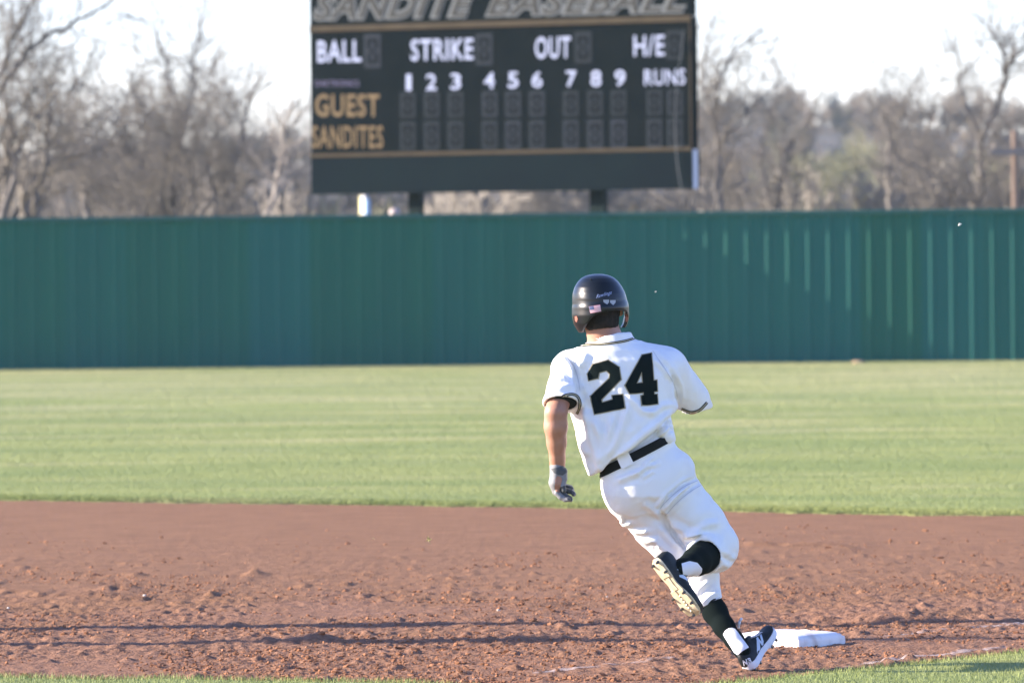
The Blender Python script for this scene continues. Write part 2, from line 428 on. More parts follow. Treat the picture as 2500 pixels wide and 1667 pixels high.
fence = thing('outfield_fence', 'tall green ribbed metal fence across the outfield under the scoreboard', 'fence', (BEND[0], BEND[1], 0))
pm = panel_mesh(); pm.materials.append(M_FENCE)
for side, th, n in ((-1, TH_A, 15), (1, TH_B, 13)):
    for k in range(n):
        if side < 0: loc = Vector((-math.cos(th) * (k + 1) * PW, -math.sin(th) * (k + 1) * PW, 0)); rz = th
        else: loc = Vector((math.cos(th) * k * PW, -math.sin(th) * k * PW, 0)); rz = -th
        o = bpy.data.objects.new('metal_panel', pm); COL.objects.link(o); o.parent = fence
        o.location = loc; o.rotation_euler = (0, 0, rz)
    for k in range(0, n, 5):
        L = PW * min(5, n - k)
        m = MB().box((0, -.012, FH + .01), (L - .006, .075, .075), bevel=.006)
        o = m.build('top_rail', M_TRIM, fence)
        mid = (k * PW + L / 2)
        o.location = Vector((side * math.cos(th) * mid, -math.sin(th) * mid, 0)); o.rotation_euler = (0, 0, th if side < 0 else -th)
    for k in range(0, n + 1, 3):
        o = MB().tube((0, .07, 0), (0, .07, FH - .05), .035, .035, 8).build('post', M_TRIM, fence)
        o.location = Vector((side * math.cos(th) * k * PW, -math.sin(th) * k * PW, 0))

# ================================================================== SCOREBOARD
YAW = math.radians(26)
BU = np.array((math.cos(YAW), -math.sin(YAW), 0)); BN = np.array((-math.sin(YAW), -math.cos(YAW), 0))
BL = at(761, 475, 107.5)
BORIG = np.array((BL[0], BL[1], 0.0))
def bd(px, py):
    """photo pixel -> (u along the board, height) on the board's front plane"""
    d = ray(px, py); t = np.dot(BORIG - CAMP, BN) / np.dot(d, BN); p = CAMP + d * t
    return float(np.dot(p - BORIG, BU)), float(p[2])
def b3(x, y): return bd(740 + x / 2.4, y / 2.4)       # from the enlarged study crop of the board
M_BLACK = mat('scoreboard black paint', (.004, .007, .009, 1), .95, spec=.02, col2=(.006, .009, .011, 1), vscale=2)
M_LOWER = mat('scoreboard dark blue green panel', (.006, .010, .014, 1), .95, spec=.02, col2=(.007, .013, .016, 1), vscale=.8)
M_GOLD = mat('dull gold paint', (.060, .048, .033, 1), .8, spec=.05, var=.1, vscale=3)
M_GOLDT = mat('gold lettering', (.15, .108, .060, 1), .7, spec=.1, var=.1, vscale=6)
M_WHITE = mat('white lettering', (.33, .37, .50, 1), .7, spec=.1, var=.08, vscale=6)
M_SILVER = mat('silver lettering outline', (.14, .15, .155, 1), .7, spec=.1)
M_SILVER2 = mat('dark lettering fill', (.045, .045, .042, 1), .7, spec=.1)
M_DIM = mat('dim maker lettering', (.13, .12, .20, 1), .7, spec=.1)
M_DIGIT = mat('unlit digit panel', (.018, .024, .031, 1), .8, spec=.1, info=.2, var=.1, vscale=3)
M_SEG = mat('unlit digit segment', (.003, .005, .008, 1), .8, spec=.05)
M_STEELW = mat('pale metal edge', (.55, .58, .66, 1), .5)
sb = thing('scoreboard', 'big black baseball scoreboard with gold and white lettering standing behind the green fence', 'scoreboard', BORIG)
sb.rotation_euler = (0, 0, -YAW)
M_POSTS = mat('black green steel post', (.006, .014, .014, 1), .8, spec=.1)
U1, Z0 = bd(1691, 465)[0], bd(761, 475)[1] 
ZL = bd(761, 385)[1]        # top of the lower panel
ZT = bd(761, 66)[1]; ZTOP = bd(761, -75)[1]
def sbox(name, u0, u1, z0, z1, d0, d1, m, parent=None, bev=0.0):
    o = MB().box(((u0 + u1) / 2, -(d0 + d1) / 2, (z0 + z1) / 2), (u1 - u0, abs(d1 - d0), z1 - z0), bevel=bev).build(name, m, parent or sb); return o
sbox('cabinet', 0, U1, ZL + .03, ZT - .005, -.25, 0, M_BLACK)
sbox('header_panel', 0, U1, ZT + .005, ZTOP, -.22, .0, M_BLACK)
sbox('lower_panel', .01, U1 + .02, Z0, ZL + .02, -.25, .03, M_LOWER)
sbox('edge_strip', U1 + .022, U1 + .04, Z0, ZL + .02, -.12, .02, M_STEELW)
sbox('gold_trim', -.01, U1 + .01, ZT - .10, ZT + .01, .002, .03, M_GOLD, bev=.01)
sbox('gold_trim', -.01, U1 + .01, ZL - .005, ZL + .065, .033, .05, M_GOLD, bev=.01)
sbox('gold_trim', U1 - .022, U1 - .002, ZL + .08, ZT - .115, .002, .04, M_GOLD)
sbox('gold_trim', -.01, U1 + .01, ZTOP - .1, ZTOP + .02, .002, .045, M_GOLD)
for (a, b_) in ((625, 695), (1692, 1775)):
    u0, _ = b3(a, 1200); u1, _ = b3(b_, 1200); u0 -= .165; u1 -= .165
    sbox('support_post', u0, u1, -.1, ZTOP - .3, -.42, -.26, M_POSTS)

def text_mesh(txt, bold=0.0, shear=0.0):
    cu = bpy.data.curves.new('t', 'FONT'); cu.body = txt; cu.offset = bold; cu.shear = shear; cu.space_character = 1.10; cu.resolution_u = 3
    cu.fill_mode = 'FRONT'
    o = bpy.data.objects.new('t', cu); COL.objects.link(o)
    bpy.context.view_layer.update()
    me = bpy.data.meshes.new_from_object(o.evaluated_get(bpy.context.evaluated_depsgraph_get()))
    bpy.data.objects.remove(o); bpy.data.curves.remove(cu)
    V = np.array([v.co for v in me.vertices]); F = [list(p.vertices) for p in me.polygons]
    bpy.data.meshes.remove(me); return V, F
def lettering(txt, x0, x1, yt, yb, m, bold=.03, shear=0., depth=.006, conv=b3, name='lettering', slope=0.0, off=.003):
    V, F = text_mesh(txt, bold, shear)
    mn, mx = V[:, :2].min(0), V[:, :2].max(0)
    q = (V[:, :2] - mn) / (mx - mn)
    out = []
    for (a, b_) in q:
        u, z = conv(x0 + (x1 - x0) * a, yb + (yt - yb) * b_ + slope * (x0 + (x1 - x0) * a - (x0 + x1) / 2)); out.append((u, -off, z))
    bm = bmesh.new(); vs_ = [bm.verts.new(c) for c in out]
    for f in F:
        try: bm.faces.new([vs_[i] for i in f])
        except ValueError: pass
    r = bmesh.ops.extrude_face_region(bm, geom=bm.faces[:])
    bmesh.ops.translate(bm, vec=(0, -depth, 0), verts=[v for v in r['geom'] if isinstance(v, bmesh.types.BMVert)])
    bmesh.ops.recalc_face_normals(bm, faces=bm.faces[:])
    me = bpy.data.meshes.new(name); bm.to_mesh(me); bm.free()
    return link(name, me, m, sb)
SL = -.021
lettering('SANDITE', 55, 1015, -55, 118, M_SILVER, .075, .35, slope=SL)
lettering('SANDITE', 68, 1002, -43, 106, M_SILVER2, .012, .35, off=.012, slope=SL)
lettering('BASEBALL', 1065, 2248, -75, 92, M_SILVER, .075, .35, slope=SL)
lettering('BASEBALL', 1080, 2234, -64, 80, M_SILVER2, .012, .35, off=.012, slope=SL)
lettering('BALL', 85, 342, 238, 366, M_WHITE, .018, slope=SL)
lettering('STRIKE', 632, 998, 228, 356, M_WHITE, .018, slope=SL)
lettering('OUT', 1360, 1568, 216, 345, M_WHITE, .018, slope=SL)
lettering('H/E', 1938, 2118, 207, 331, M_WHITE, .012, slope=SL)
lettering('RUNS', 2000, 2240, 407, 500, M_WHITE, .012, slope=SL)
lettering('GUEST', 72, 448, 552, 686, M_GOLDT, .022)
lettering('SANDITES', 52, 470, 737, 870, M_GOLDT, .015)
lettering('DAKTRONICS', 72, 328, 472, 508, M_DIM, .0)
for ch, cx, cy in zip('123456789', (620, 752, 895, 1092, 1232, 1372, 1572, 1717, 1858), (484, 482, 479, 473, 470, 467, 463, 461, 459)):
    wd = 15 if ch == '1' else 31
    lettering(ch, cx - wd, cx + wd, cy - 48, cy + 48, M_WHITE, .018)
def digit(cx, yt, yb, w=92):
    u0, z1 = b3(cx - w / 2, yt); u1, z0 = b3(cx + w / 2, yb)
    p = sbox('digit_display', u0, u1, z0, z1, .002, .012, M_DIGIT)
    W, H = u1 - u0, z1 - z0; t = W * .17
    a0, a1, b0, b1 = u0 + W * .2, u1 - W * .2, z0 + H * .12, z1 - H * .12; mz = (b0 + b1) / 2
    for (x0, x1, y0, y1) in ((a0 + t, a1 - t, b1 - t, b1), (a0 + t, a1 - t, mz - t / 2, mz + t / 2), (a0 + t, a1 - t, b0, b0 + t),
                             (a0, a0 + t, mz + t * .6, b1 - t * .1), (a1 - t, a1, mz + t * .6, b1 - t * .1), (a0, a0 + t, b0 + t * .1, mz - t * .6), (a1 - t, a1, b0 + t * .1, mz - t * .6)):
        sbox('segment', x0, x1, y0, y1, .013, .018, M_SEG, p)
for cx, yt, yb in ((408, 205, 398), (1062, 200, 382), (1642, 190, 370), (2178, 182, 350)): digit(cx, yt, yb, 100)
for cx in (615, 755, 895, 1095, 1232, 1372, 1570, 1712, 1850, 2060, 2180):
    s = -.010 * (cx - 615)
    digit(cx, 545 + s, 690 + s); digit(cx, 715 + s, 878 + s)
def sag_tube(name, pts, r, m, parent):
    bm = MB()
    for a, b_ in zip(pts[:-1], pts[1:]): bm.tube(a, b_, r, r, 5)
    return bm.build(name, m, parent)
pts = []
for (x, y) in ((2245, 180), (2225, 330), (2205, 480), (2195, 600), (2192, 740), (2197, 880), (2210, 1000), (2232, 1115)):
    u, z = b3(x, y); pts.append((u, -.09, z))
sag_tube('cable', pts, .007, M_SILVER, sb)

# ================================================================== FAR BACKGROUND
def hill_h(x, y):
    t = sstep(230, 620, y)
    base = np.interp(x / np.maximum(y, 1), (-.10, -.06, -.03, .0, .03, .06, .09), (9.3, 9.8, 11.4, 12.6, 13.6, 13.7, 12.8))
    return -.1 + t * base * (1 + .08 * noise2(x * .015, y * .01, 61)) + t * .8 * noise2(x * .05, y * .03, 62)
M_HILL = mat('wooded hillside floor', (.055, .045, .040, 1), .95, col2=(.080, .065, .050, 1), vscale=.05)
V, F = grid_mesh(np.linspace(-260, 260, 100), np.linspace(200, 900, 80), hill_h)
wmesh('hill', V, F, M_HILL, kind='structure')

def grow(rng, height, spread=.55, levels=5, kids=(3, 5), trunk_r=None, lean=(0, 0), upright=.25, forks=1):
    """bare tree: list of segments (p0, p1, r0, r1, level)"""
    segs = []; tr = trunk_r or height * .018
    def rec(p, d, L, r, lv):
        n = 4 if lv < levels else 2
        step = L / n; pts = [p]; rr = r
        for i in range(n):
            d = d + rng.normal(0, .10 + .05 * lv, 3); d[2] += upright * .12; d /= np.linalg.norm(d)
            q = pts[-1] + d * step; r2 = r * (1 - .55 * (i + 1) / n)
            segs.append((pts[-1], q, rr, r2, lv)); pts.append(q); rr = r2
            if lv < levels:
                m = rng.integers(kids[0], kids[1] + 1) / n
                if lv == 0 and i < 1: m = 0
                cnt = int(m) + (rng.random() < m - int(m))
                for _ in range(cnt):
                    s = rng.normal(0, 1, 3); s -= d * s.dot(d); s /= np.linalg.norm(s)
                    a = spread * rng.uniform(.6, 1.3)
                    nd = d * math.cos(a) + s * math.sin(a); nd[2] += upright * .5; nd /= np.linalg.norm(nd)
                    rec(q, nd, L * rng.uniform(.52, .74), max(r2 * rng.uniform(.55, .8), .0), lv + 1)
    for k in range(forks):
        a = rng.uniform(0, 6.28); o = .28 * (forks > 1) 
        d = np.array((lean[0] + o * math.cos(a), lean[1] + o * math.sin(a), 1.0)); d /= np.linalg.norm(d)
        rec(np.zeros(3), d, height * .46, tr * (1 if forks == 1 else .8), 0)
    return segs
def tubes(segs, sides, rmin=.0):
    P0 = np.array([s[0] for s in segs]); P1 = np.array([s[1] for s in segs]); r0 = np.maximum([s[2] for s in segs], rmin); r1 = np.maximum([s[3] for s in segs], rmin * .8)
    d = P1 - P0; d /= np.linalg.norm(d, axis=1)[:, None] + 1e-9
    up = np.where(np.abs(d[:, 2:3]) > .9, np.array([[1., 0, 0]]), np.array([[0, 0, 1.]]))
    a = np.cross(d, up); a /= np.linalg.norm(a, axis=1)[:, None]; b_ = np.cross(d, a)
    n = len(segs); V = np.empty((n, 2 * sides, 3))
    for k in range(sides):
        c, s_ = math.cos(2 * math.pi * k / sides), math.sin(2 * math.pi * k / sides); o = a * c + b_ * s_
        V[:, k] = P0 + o * r0[:, None]; V[:, sides + k] = P1 + o * r1[:, None]
    f = np.array([(k, (k + 1) % sides, sides + (k + 1) % sides, sides + k) for k in range(sides)])
    return V.reshape(-1, 3), (f[None] + 2 * sides * np.arange(n)[:, None, None]).reshape(-1, 4)
M_BARK = mat('grey brown bark', (.125, .112, .10, 1), .9, col2=(.16, .145, .128, 1), vscale=3)
M_TWIG = mat('pale grey brown twigs', (.135, .120, .104, 1), .9, col2=(.175, .155, .128, 1), vscale=.6)
M_PALE = mat('pale bleached bark', (.26, .23, .20, 1), .9, var=.15, vscale=3)
M_BUD = mat('budding yellow green twigs', (.16, .16, .09, 1), .9, col2=(.20, .19, .11, 1), vscale=.6)
M_RED = mat('mauve brown far twigs', (.120, .100, .092, 1), .95, col2=(.155, .130, .108, 1), vscale=.08)

def add_tree(px, Y, ytop, label, seed, spread=.55, levels=5, kids=(4, 6), lean=(0, 0), trunk_r=None, bark=None, twig=None, forks=1, upright=.25, group='bare trees behind the fence', rmin=.006, extra=()):
    rng = np.random.default_rng(seed)
    g = at(px, 635, Y); base = np.array((g[0], Y, -.12))
    H = HCAM + (635 - ytop) / FPX * Y + .12
    sg = grow(rng, H, spread, levels, kids, trunk_r, lean, upright, forks)
    top = max(s[1][2] for s in sg); k = H / top
    sg = [(a * k, b_ * k, r0, r1, lv) for a, b_, r0, r1, lv in sg]
    for pl, ra, rb in extra:
        pl = curve(pl, 16); q = [at(x, y, Y) - base + rng.normal(0, .03, 3) for x, y in pl]
        if pl[0][1] > 525: q[0] = np.zeros(3)
        for i in range(len(q) - 1):
            a_, b_ = .78 * (ra + (rb - ra) * i / 15), .78 * (ra + (rb - ra) * (i + 1) / 15); sg.append((q[i], q[i + 1], a_, b_, 1))
            for _ in range(2 if i > 3 else 1):
                dd_ = (q[i + 1] - q[i]) / np.linalg.norm(q[i + 1] - q[i]) + rng.normal(0, .55, 3); p_ = q[i + 1]; L_ = rng.uniform(.5, 1.5)
                for j in range(4):
                    n_ = p_ + dd_ / np.linalg.norm(dd_) * L_ / 4 + rng.normal(0, .04, 3); sg.append((p_, n_, b_ * .4 * (1 - j * .2), b_ * .4 * (.8 - j * .2), 3)); p_ = n_
                    tw = dd_ + rng.normal(0, .8, 3); sg.append((p_, p_ + tw / np.linalg.norm(tw) * .5, .012, .006, 4))
    t = thing('bare_tree', label, 'tree', base, group)
    V, F = tubes([s for s in sg if s[4] < 2], 8, .014); link('trunk', make_mesh('trunk', V, F), bark or M_BARK, t)
    V, F = tubes([s for s in sg if s[4] >= 2], 3, rmin); link('crown', make_mesh('crown', V, F), twig or M_TWIG, t)
    return t
add_tree(-60, 122, -190, 'tall bare tree at the left edge with long dark limbs reaching into the sky', 3, .5, 5, (3, 5), (.30, 0), .30, forks=2, extra=(([(-60, 330), (-15, 250), (20, 195), (55, 145), (100, 98), (160, 66), (220, 38), (300, -25)], .085, .03), ([(-50, 300), (-10, 200), (18, 130), (40, 75), (70, 30), (110, -40)], .07, .03)), group='bare trees left of the scoreboard')
add_tree(210, 150, 90, 'bare grey tree with wide crown, second from the left edge', 12, .62, 5, (4, 5), (-.05, 0), .14, forks=2, extra=(([(210, 540), (208, 470), (164, 386), (130, 300), (100, 230)], .10, .03), ([(205, 470), (230, 380), (290, 330)], .06, .03)), group='bare trees left of the scoreboard')
add_tree(335, 158, 150, 'low bare tree between the two broad crowned trees left of the scoreboard', 15, .6, 5, (4, 5), (.1, 0), .11, forks=2, group='bare trees left of the scoreboard')
add_tree(430, 140, 30, 'broad bare tree with dark forked trunk midway between left edge and scoreboard', 21, .55, 5, (4, 6), (.05, 0), .17, forks=3, extra=(([(429, 545), (431, 420), (434, 370), (446, 310), (420, 215), (389, 121), (380, 70)], .12, .03), ([(446, 310), (472, 215), (470, 145), (496, 54)], .06, .02), ([(415, 545), (378, 453), (321, 375), (296, 321), (262, 260)], .09, .03), ([(345, 415), (357, 330), (335, 245), (318, 200), (335, 150)], .05, .02)), group='bare trees left of the scoreboard')
add_tree(520, 147, 70, 'bare tree with slanting dark trunk beside the broad forked tree', 27, .5, 5, (3, 5), (.22, 0), .15, forks=2, extra=(([(480, 540), (521, 475), (560, 410), (589, 350), (600, 270), (640, 180)], .11, .03),), group='bare trees left of the scoreboard')
add_tree(90, 165, 180, 'smaller bare tree with dense twigs near the left edge', 33, .6, 5, (3, 5), (0, 0), .12, forks=2, group='bare trees left of the scoreboard')
add_tree(620, 190, 220, 'thin bare tree close to the left side of the scoreboard', 35, .5, 4, (3, 5), (.1, 0), .10, group='bare trees left of the scoreboard')
add_tree(655, 128, 330, 'slim leaning tree with pale bleached trunk left of the scoreboard', 39, .35, 3, (3, 4), (.14, 0), .02, bark=M_PALE, twig=M_PALE, upright=.1, extra=(([(648, 545), (668, 480), (686, 400), (695, 312)], .075, .05),), group='bare trees left of the scoreboard')
add_tree(1752, 140, 90, 'slender bare tree rising just right of the scoreboard', 45, .42, 5, (3, 4), (.02, 0), .12, extra=(([(1758, 545), (1752, 380), (1748, 250), (1756, 190), (1790, 130), (1830, 100)], .12, .03), ([(1752, 330), (1720, 240), (1715, 160), (1730, 90)], .07, .02), ([(1752, 360), (1800, 300), (1860, 235)], .06, .03)), group='bare trees right of the scoreboard', forks=2)
add_tree(1890, 150, 190, 'bare tree with curved dark stem, second right of the scoreboard', 51, .5, 5, (3, 5), (.12, 0), .12, extra=(([(1892, 545), (1905, 430), (1930, 360), (1985, 290)], .10, .03), ([(1890, 545), (1856, 380), (1880, 260), (1905, 175)], .07, .02)), group='bare trees right of the scoreboard', forks=2)
add_tree(2020, 190, 250, 'bare tree with yellow green buds right of the scoreboard', 57, .55, 5, (3, 5), (0, 0), .12, bark=M_BARK, twig=M_BUD, group='bare trees right of the scoreboard', forks=2)
add_tree(2185, 165, 260, 'bare tree with straight dark trunk in the middle of the right side', 63, .55, 5, (3, 5), (0, 0), .16, extra=(([(2178, 545), (2168, 420), (2172, 340), (2150, 270)], .14, .04), ([(2172, 380), (2200, 300), (2230, 250)], .07, .03)), group='bare trees right of the scoreboard', forks=1)
add_tree(2395, 142, 60, 'large bare tree forking wide near the right edge', 70, .62, 5, (3, 5), (.02, 0), .19, extra=(([(2385, 545), (2396, 430), (2392, 340), (2365, 285), (2348, 235), (2345, 190), (2362, 165)], .15, .04), ([(2393, 345), (2430, 275), (2448, 220), (2452, 165), (2432, 100), (2420, 40)], .10, .03), ([(2452, 180), (2475, 150), (2510, 100)], .05, .02)), group='bare trees right of the scoreboard', forks=2)
add_tree(2560, 140, 40, 'bare tree cut off by the right edge of the picture', 75, .6, 5, (3, 5), (-.05, 0), .15, group='bare trees right of the scoreboard', forks=2)
add_tree(2290, 200, 240, 'faint low bare tree between the straight trunk and the wide forked tree', 78, .6, 5, (3, 5), (0, 0), .12, group='bare trees right of the scoreboard', forks=2)
add_tree(1300, 175, 240, 'bare tree mostly hidden behind the scoreboard', 81, .6, 5, (4, 5), (0, 0), .12, group='bare trees hidden by the scoreboard', forks=2)

def ribbons(segs, w):
    P0 = np.array([s[0] for s in segs]); P1 = np.array([s[1] for s in segs]); r0 = np.maximum([s[2] for s in segs], w)
    d = P1 - P0; side = np.cross(d, np.array((0.1, 1.0, 0.05))); side /= np.linalg.norm(side, axis=1)[:, None] + 1e-9
    V = np.stack((P0 - side * r0[:, None], P0 + side * r0[:, None], P1 + side * r0[:, None] * .7, P1 - side * r0[:, None] * .7), 1)
    F = np.arange(4 * len(segs)).reshape(-1, 4)
    return V.reshape(-1, 3), F
tmpl = []; small = []
for s in range(8):
    rng = np.random.default_rng(200 + s)
    sg = grow(rng, 1.0, .6, 4, (4, 5), .016, (0, 0), .3, 2); top = max(q[1][2] for q in sg)
    sg = [(a / top, b_ / top, r0, r1, lv) for a, b_, r0, r1, lv in sg]
    V, F = ribbons(sg, .0030); tmpl.append((V, F))
for s in range(10):
    rng = np.random.default_rng(300 + s)
    sg = grow(rng, 1.0, .6, 3, (5, 7), .018, (0, 0), .3, 2); top = max(q[1][2] for q in sg)
    sg = [(a / top, b_ / top, r0, r1, lv) for a, b_, r0, r1, lv in sg]
    small.append(ribbons(sg, .0058))
def wood(name, n, y0, y1, h0, h1, m, label, xr=(-.1, .1), seed=0, power=1.0, keep=None, tm=None):
    tm = tm or small
    rng = np.random.default_rng(seed); VV, FF, off = [], [], 0
    for i in range(n):
        Y = y0 + (y1 - y0) * rng.random() ** power; X = rng.uniform(*xr) * Y
        if keep is not None and not keep(X / Y, Y, rng): continue
        H = rng.uniform(h0, h1); V, F = tm[rng.integers(len(tm))]
        a = rng.uniform(0, 6.28); c, s = math.cos(a), math.sin(a)
        W = V * np.array((H * rng.uniform(.8, 1.3),) * 2 + (H,)); 
        W = np.stack((W[:, 0] * c - W[:, 1] * s * .3 + X, W[:, 0] * s + W[:, 1] * c + Y, W[:, 2] + float(hill_h(np.array(X), np.array(Y)))), 1)
        VV.append(W); FF.append(F + off); off += len(V)
    o = wmesh(name, np.concatenate(VV), np.concatenate(FF), m, smooth=False, kind='stuff'); o['label'] = label
wood('far_woods', 560, 240, 640, 2.8, 4.6, M_RED, 'hazy brown bare woods covering the far hillside', seed=5, power=.8)
wood('ridge_woods', 420, 540, 640, 1.5, 2.6, M_RED, 'thin bare woods along the crest of the far hill', seed=15)
wood('green_brush', 14, 190, 225, 3.4, 4.3, M_BUD, 'pale olive brush seen in the gap under the left half of the scoreboard', seed=18, xr=(-.034, -.019))
wood('near_brush', 120, 165, 260, 3.0, 5.5, M_TWIG, 'tangled bare brush behind the fence', seed=6)
wood('budding_woods', 9, 330, 420, 4.5, 6, M_BUD, 'pale yellow green budding trees in the far woods', seed=8, xr=(.035, .075), tm=tmpl)

# utility pole at the right edge
M_POLE = mat('weathered wood', (.17, .12, .09, 1), .9, var=.2, vscale=4, stretch=(1, 1, .2))
M_ARM = mat('pale crossarm', (.22, .19, .16, 1), .9, var=.1, vscale=4)
g = at(2479, 635, 125); up = thing('utility_pole', 'wooden utility pole with crossarm behind the fence at the right edge', 'utility pole', (g[0], 125, -.12))
MB().tube((0, 0, 0), (0, 0, 4.37), .068, .06, 10).build('pole', M_POLE, up)
MB().box((.12, -.12, 3.93), (1.25, .10, .14)).build('crossarm', M_ARM, up)
for x in (-.42, .62): MB().tube((x, -.12, 4.0), (x, -.12, 4.12), .03, .02, 8).build('insulator', M_ARM, up)
# white and blue post seen through the gap under the scoreboard
M_WB = mat('white paint', (.42, .42, .43, 1), .5); M_BLUE = mat('light blue paint', (.25, .42, .62, 1), .5); M_YEL = mat('pale yellow paint', (.75, .68, .30, 1), .5)
g = at(892, 635, 118); wp = thing('marker_post', 'white post with yellow and blue edges standing behind the fence under the scoreboard', 'post', (g[0], 118, -.12))
wp.rotation_euler = (0, 0, -.95)
MB().box((0, 0, 1.55), (.12, .10, 3.1)).build('shaft', M_WB, wp)
MB().box((-.085, 0, 1.55), (.044, .10, 3.06)).build('yellow_strip', M_YEL, wp)
MB().box((.085, 0, 1.52), (.044, .10, 3.0)).build('blue_strip', M_BLUE, wp)
g = at(963, 521, 112); o = MB().ball((0, 0, 0), .10, 3).build('round_lamp', mat('milky globe', (.40, .33, .31, 1), .4), None, smooth=True)
o.location = Vector(g); tag(o, 'small round white globe showing above the fence left of the scoreboard post', 'globe lamp')
o = MB().tube((0, 0, -2.75), (0, 0, -.1), .025, .025, 8).build('stem', M_WB, o)

# light poles left of the frame: only their long shadows cross the dirt
for (px, py, w0, lab) in ((1250, 1527, .15, 'tall light pole outside the frame whose shadow passes behind the base'), (1250, 1567, .11, 'thinner light pole outside the frame whose shadow reaches the base')):
    s = ground(px, py); L = 15.0
    b0 = s[:2] + np.array((-math.cos(SUN_FRONT), math.sin(SUN_FRONT))) * L
    t = thing('light_pole', lab, 'light pole', (b0[0], b0[1], -.1), 'light poles beyond the left edge')
    MB().tube((0, 0, 0), (0, 0, 12), w0, w0 * .9, 16).build('pole', M_STEELW, t)
    MB().box((0, 0, 12.1), (1.6, .25, .3)).build('lamp_head', M_STEELW, t)

# ================================================================== BASE
M_BASE = mat('white rubber base', (.52, .44, .40, 1), .6, col2=(.76, .74, .73, 1), vscale=11, lo=.3, hi=.52, bump=.002, bscale=30)
g = ground(1950, 1581)
RD = np.array((math.cos(math.radians(55)), math.sin(math.radians(55)), 0)); LD = np.array((-RD[1], RD[0], 0))
bc = g + (RD + LD) * .19
bg = thing('base_bag', 'scuffed white square base lying on the dirt beside the runner\'s planted foot', 'base', (bc[0], bc[1], 0))
bg.rotation_euler = (0, 0, math.radians(55))
def base_mesh():
    bm = bmesh.new(); n = 28; hs = .19
    us = np.linspace(-1, 1, n)
    grid = {}
    for i, u in enumerate(us):
        for j, v in enumerate(us):
            m = max(abs(u), abs(v)); z = .044 + .020 * (1 - m ** 2) - .010 * max(0, (m - .86) / .14) ** 2
            z += .0012 * float(noise2(u * 3, v * 3, 90))
            grid[i, j] = bm.verts.new((u * hs * (1 - .0 * m), v * hs, z))
    for i in range(n - 1):
        for j in range(n - 1): bm.faces.new((grid[i, j], grid[i + 1, j], grid[i + 1, j + 1], grid[i, j + 1]))
    be = [e for e in bm.edges if e.is_boundary]
    r = bmesh.ops.extrude_edge_only(bm, edges=be); vs1 = [v for v in r['geom'] if isinstance(v, bmesh.types.BMVert)]
    for v in vs1: v.co.z = .018; v.co.x *= 1.012; v.co.y *= 1.012
    be = [e for e in r['geom'] if isinstance(e, bmesh.types.BMEdge)]
    r = bmesh.ops.extrude_edge_only(bm, edges=be)
    for v in [v for v in r['geom'] if isinstance(v, bmesh.types.BMVert)]: v.co.z = -.04
    bmesh.ops.recalc_face_normals(bm, faces=bm.faces[:])
    me = bpy.data.meshes.new('cushion'); bm.to_mesh(me); bm.free()
    me.polygons.foreach_set('use_smooth', np.full(len(me.polygons), True)); me.set_sharp_from_angle(angle=math.radians(45))
    return me
link('cushion', base_mesh(), M_BASE, bg)
M_SCUFF = mat('scuff', (.50, .42, .38, 1), .8)
m = MB()
for (x0, y0, x1, y1) in ((-.10, -.12, .02, .10), (-.06, .12, .10, .05), (.05, -.10, .13, .02), (-.13, .02, -.05, .15)):
    zz = lambda x, y: .044 + .020 * (1 - (max(abs(x), abs(y)) / .19) ** 2) + .0008
    k = 8
    for i in range(k):
        a, b_ = i / k, (i + 1) / k
        xa, ya, xb, yb = x0 + (x1 - x0) * a, y0 + (y1 - y0) * a, x0 + (x1 - x0) * b_, y0 + (y1 - y0) * b_
        m.tube((xa, ya, zz(xa, ya)), (xb, yb, zz(xb, yb)), .0016, .0016, 5)
m.build('scuff_mark', M_SCUFF, bg)

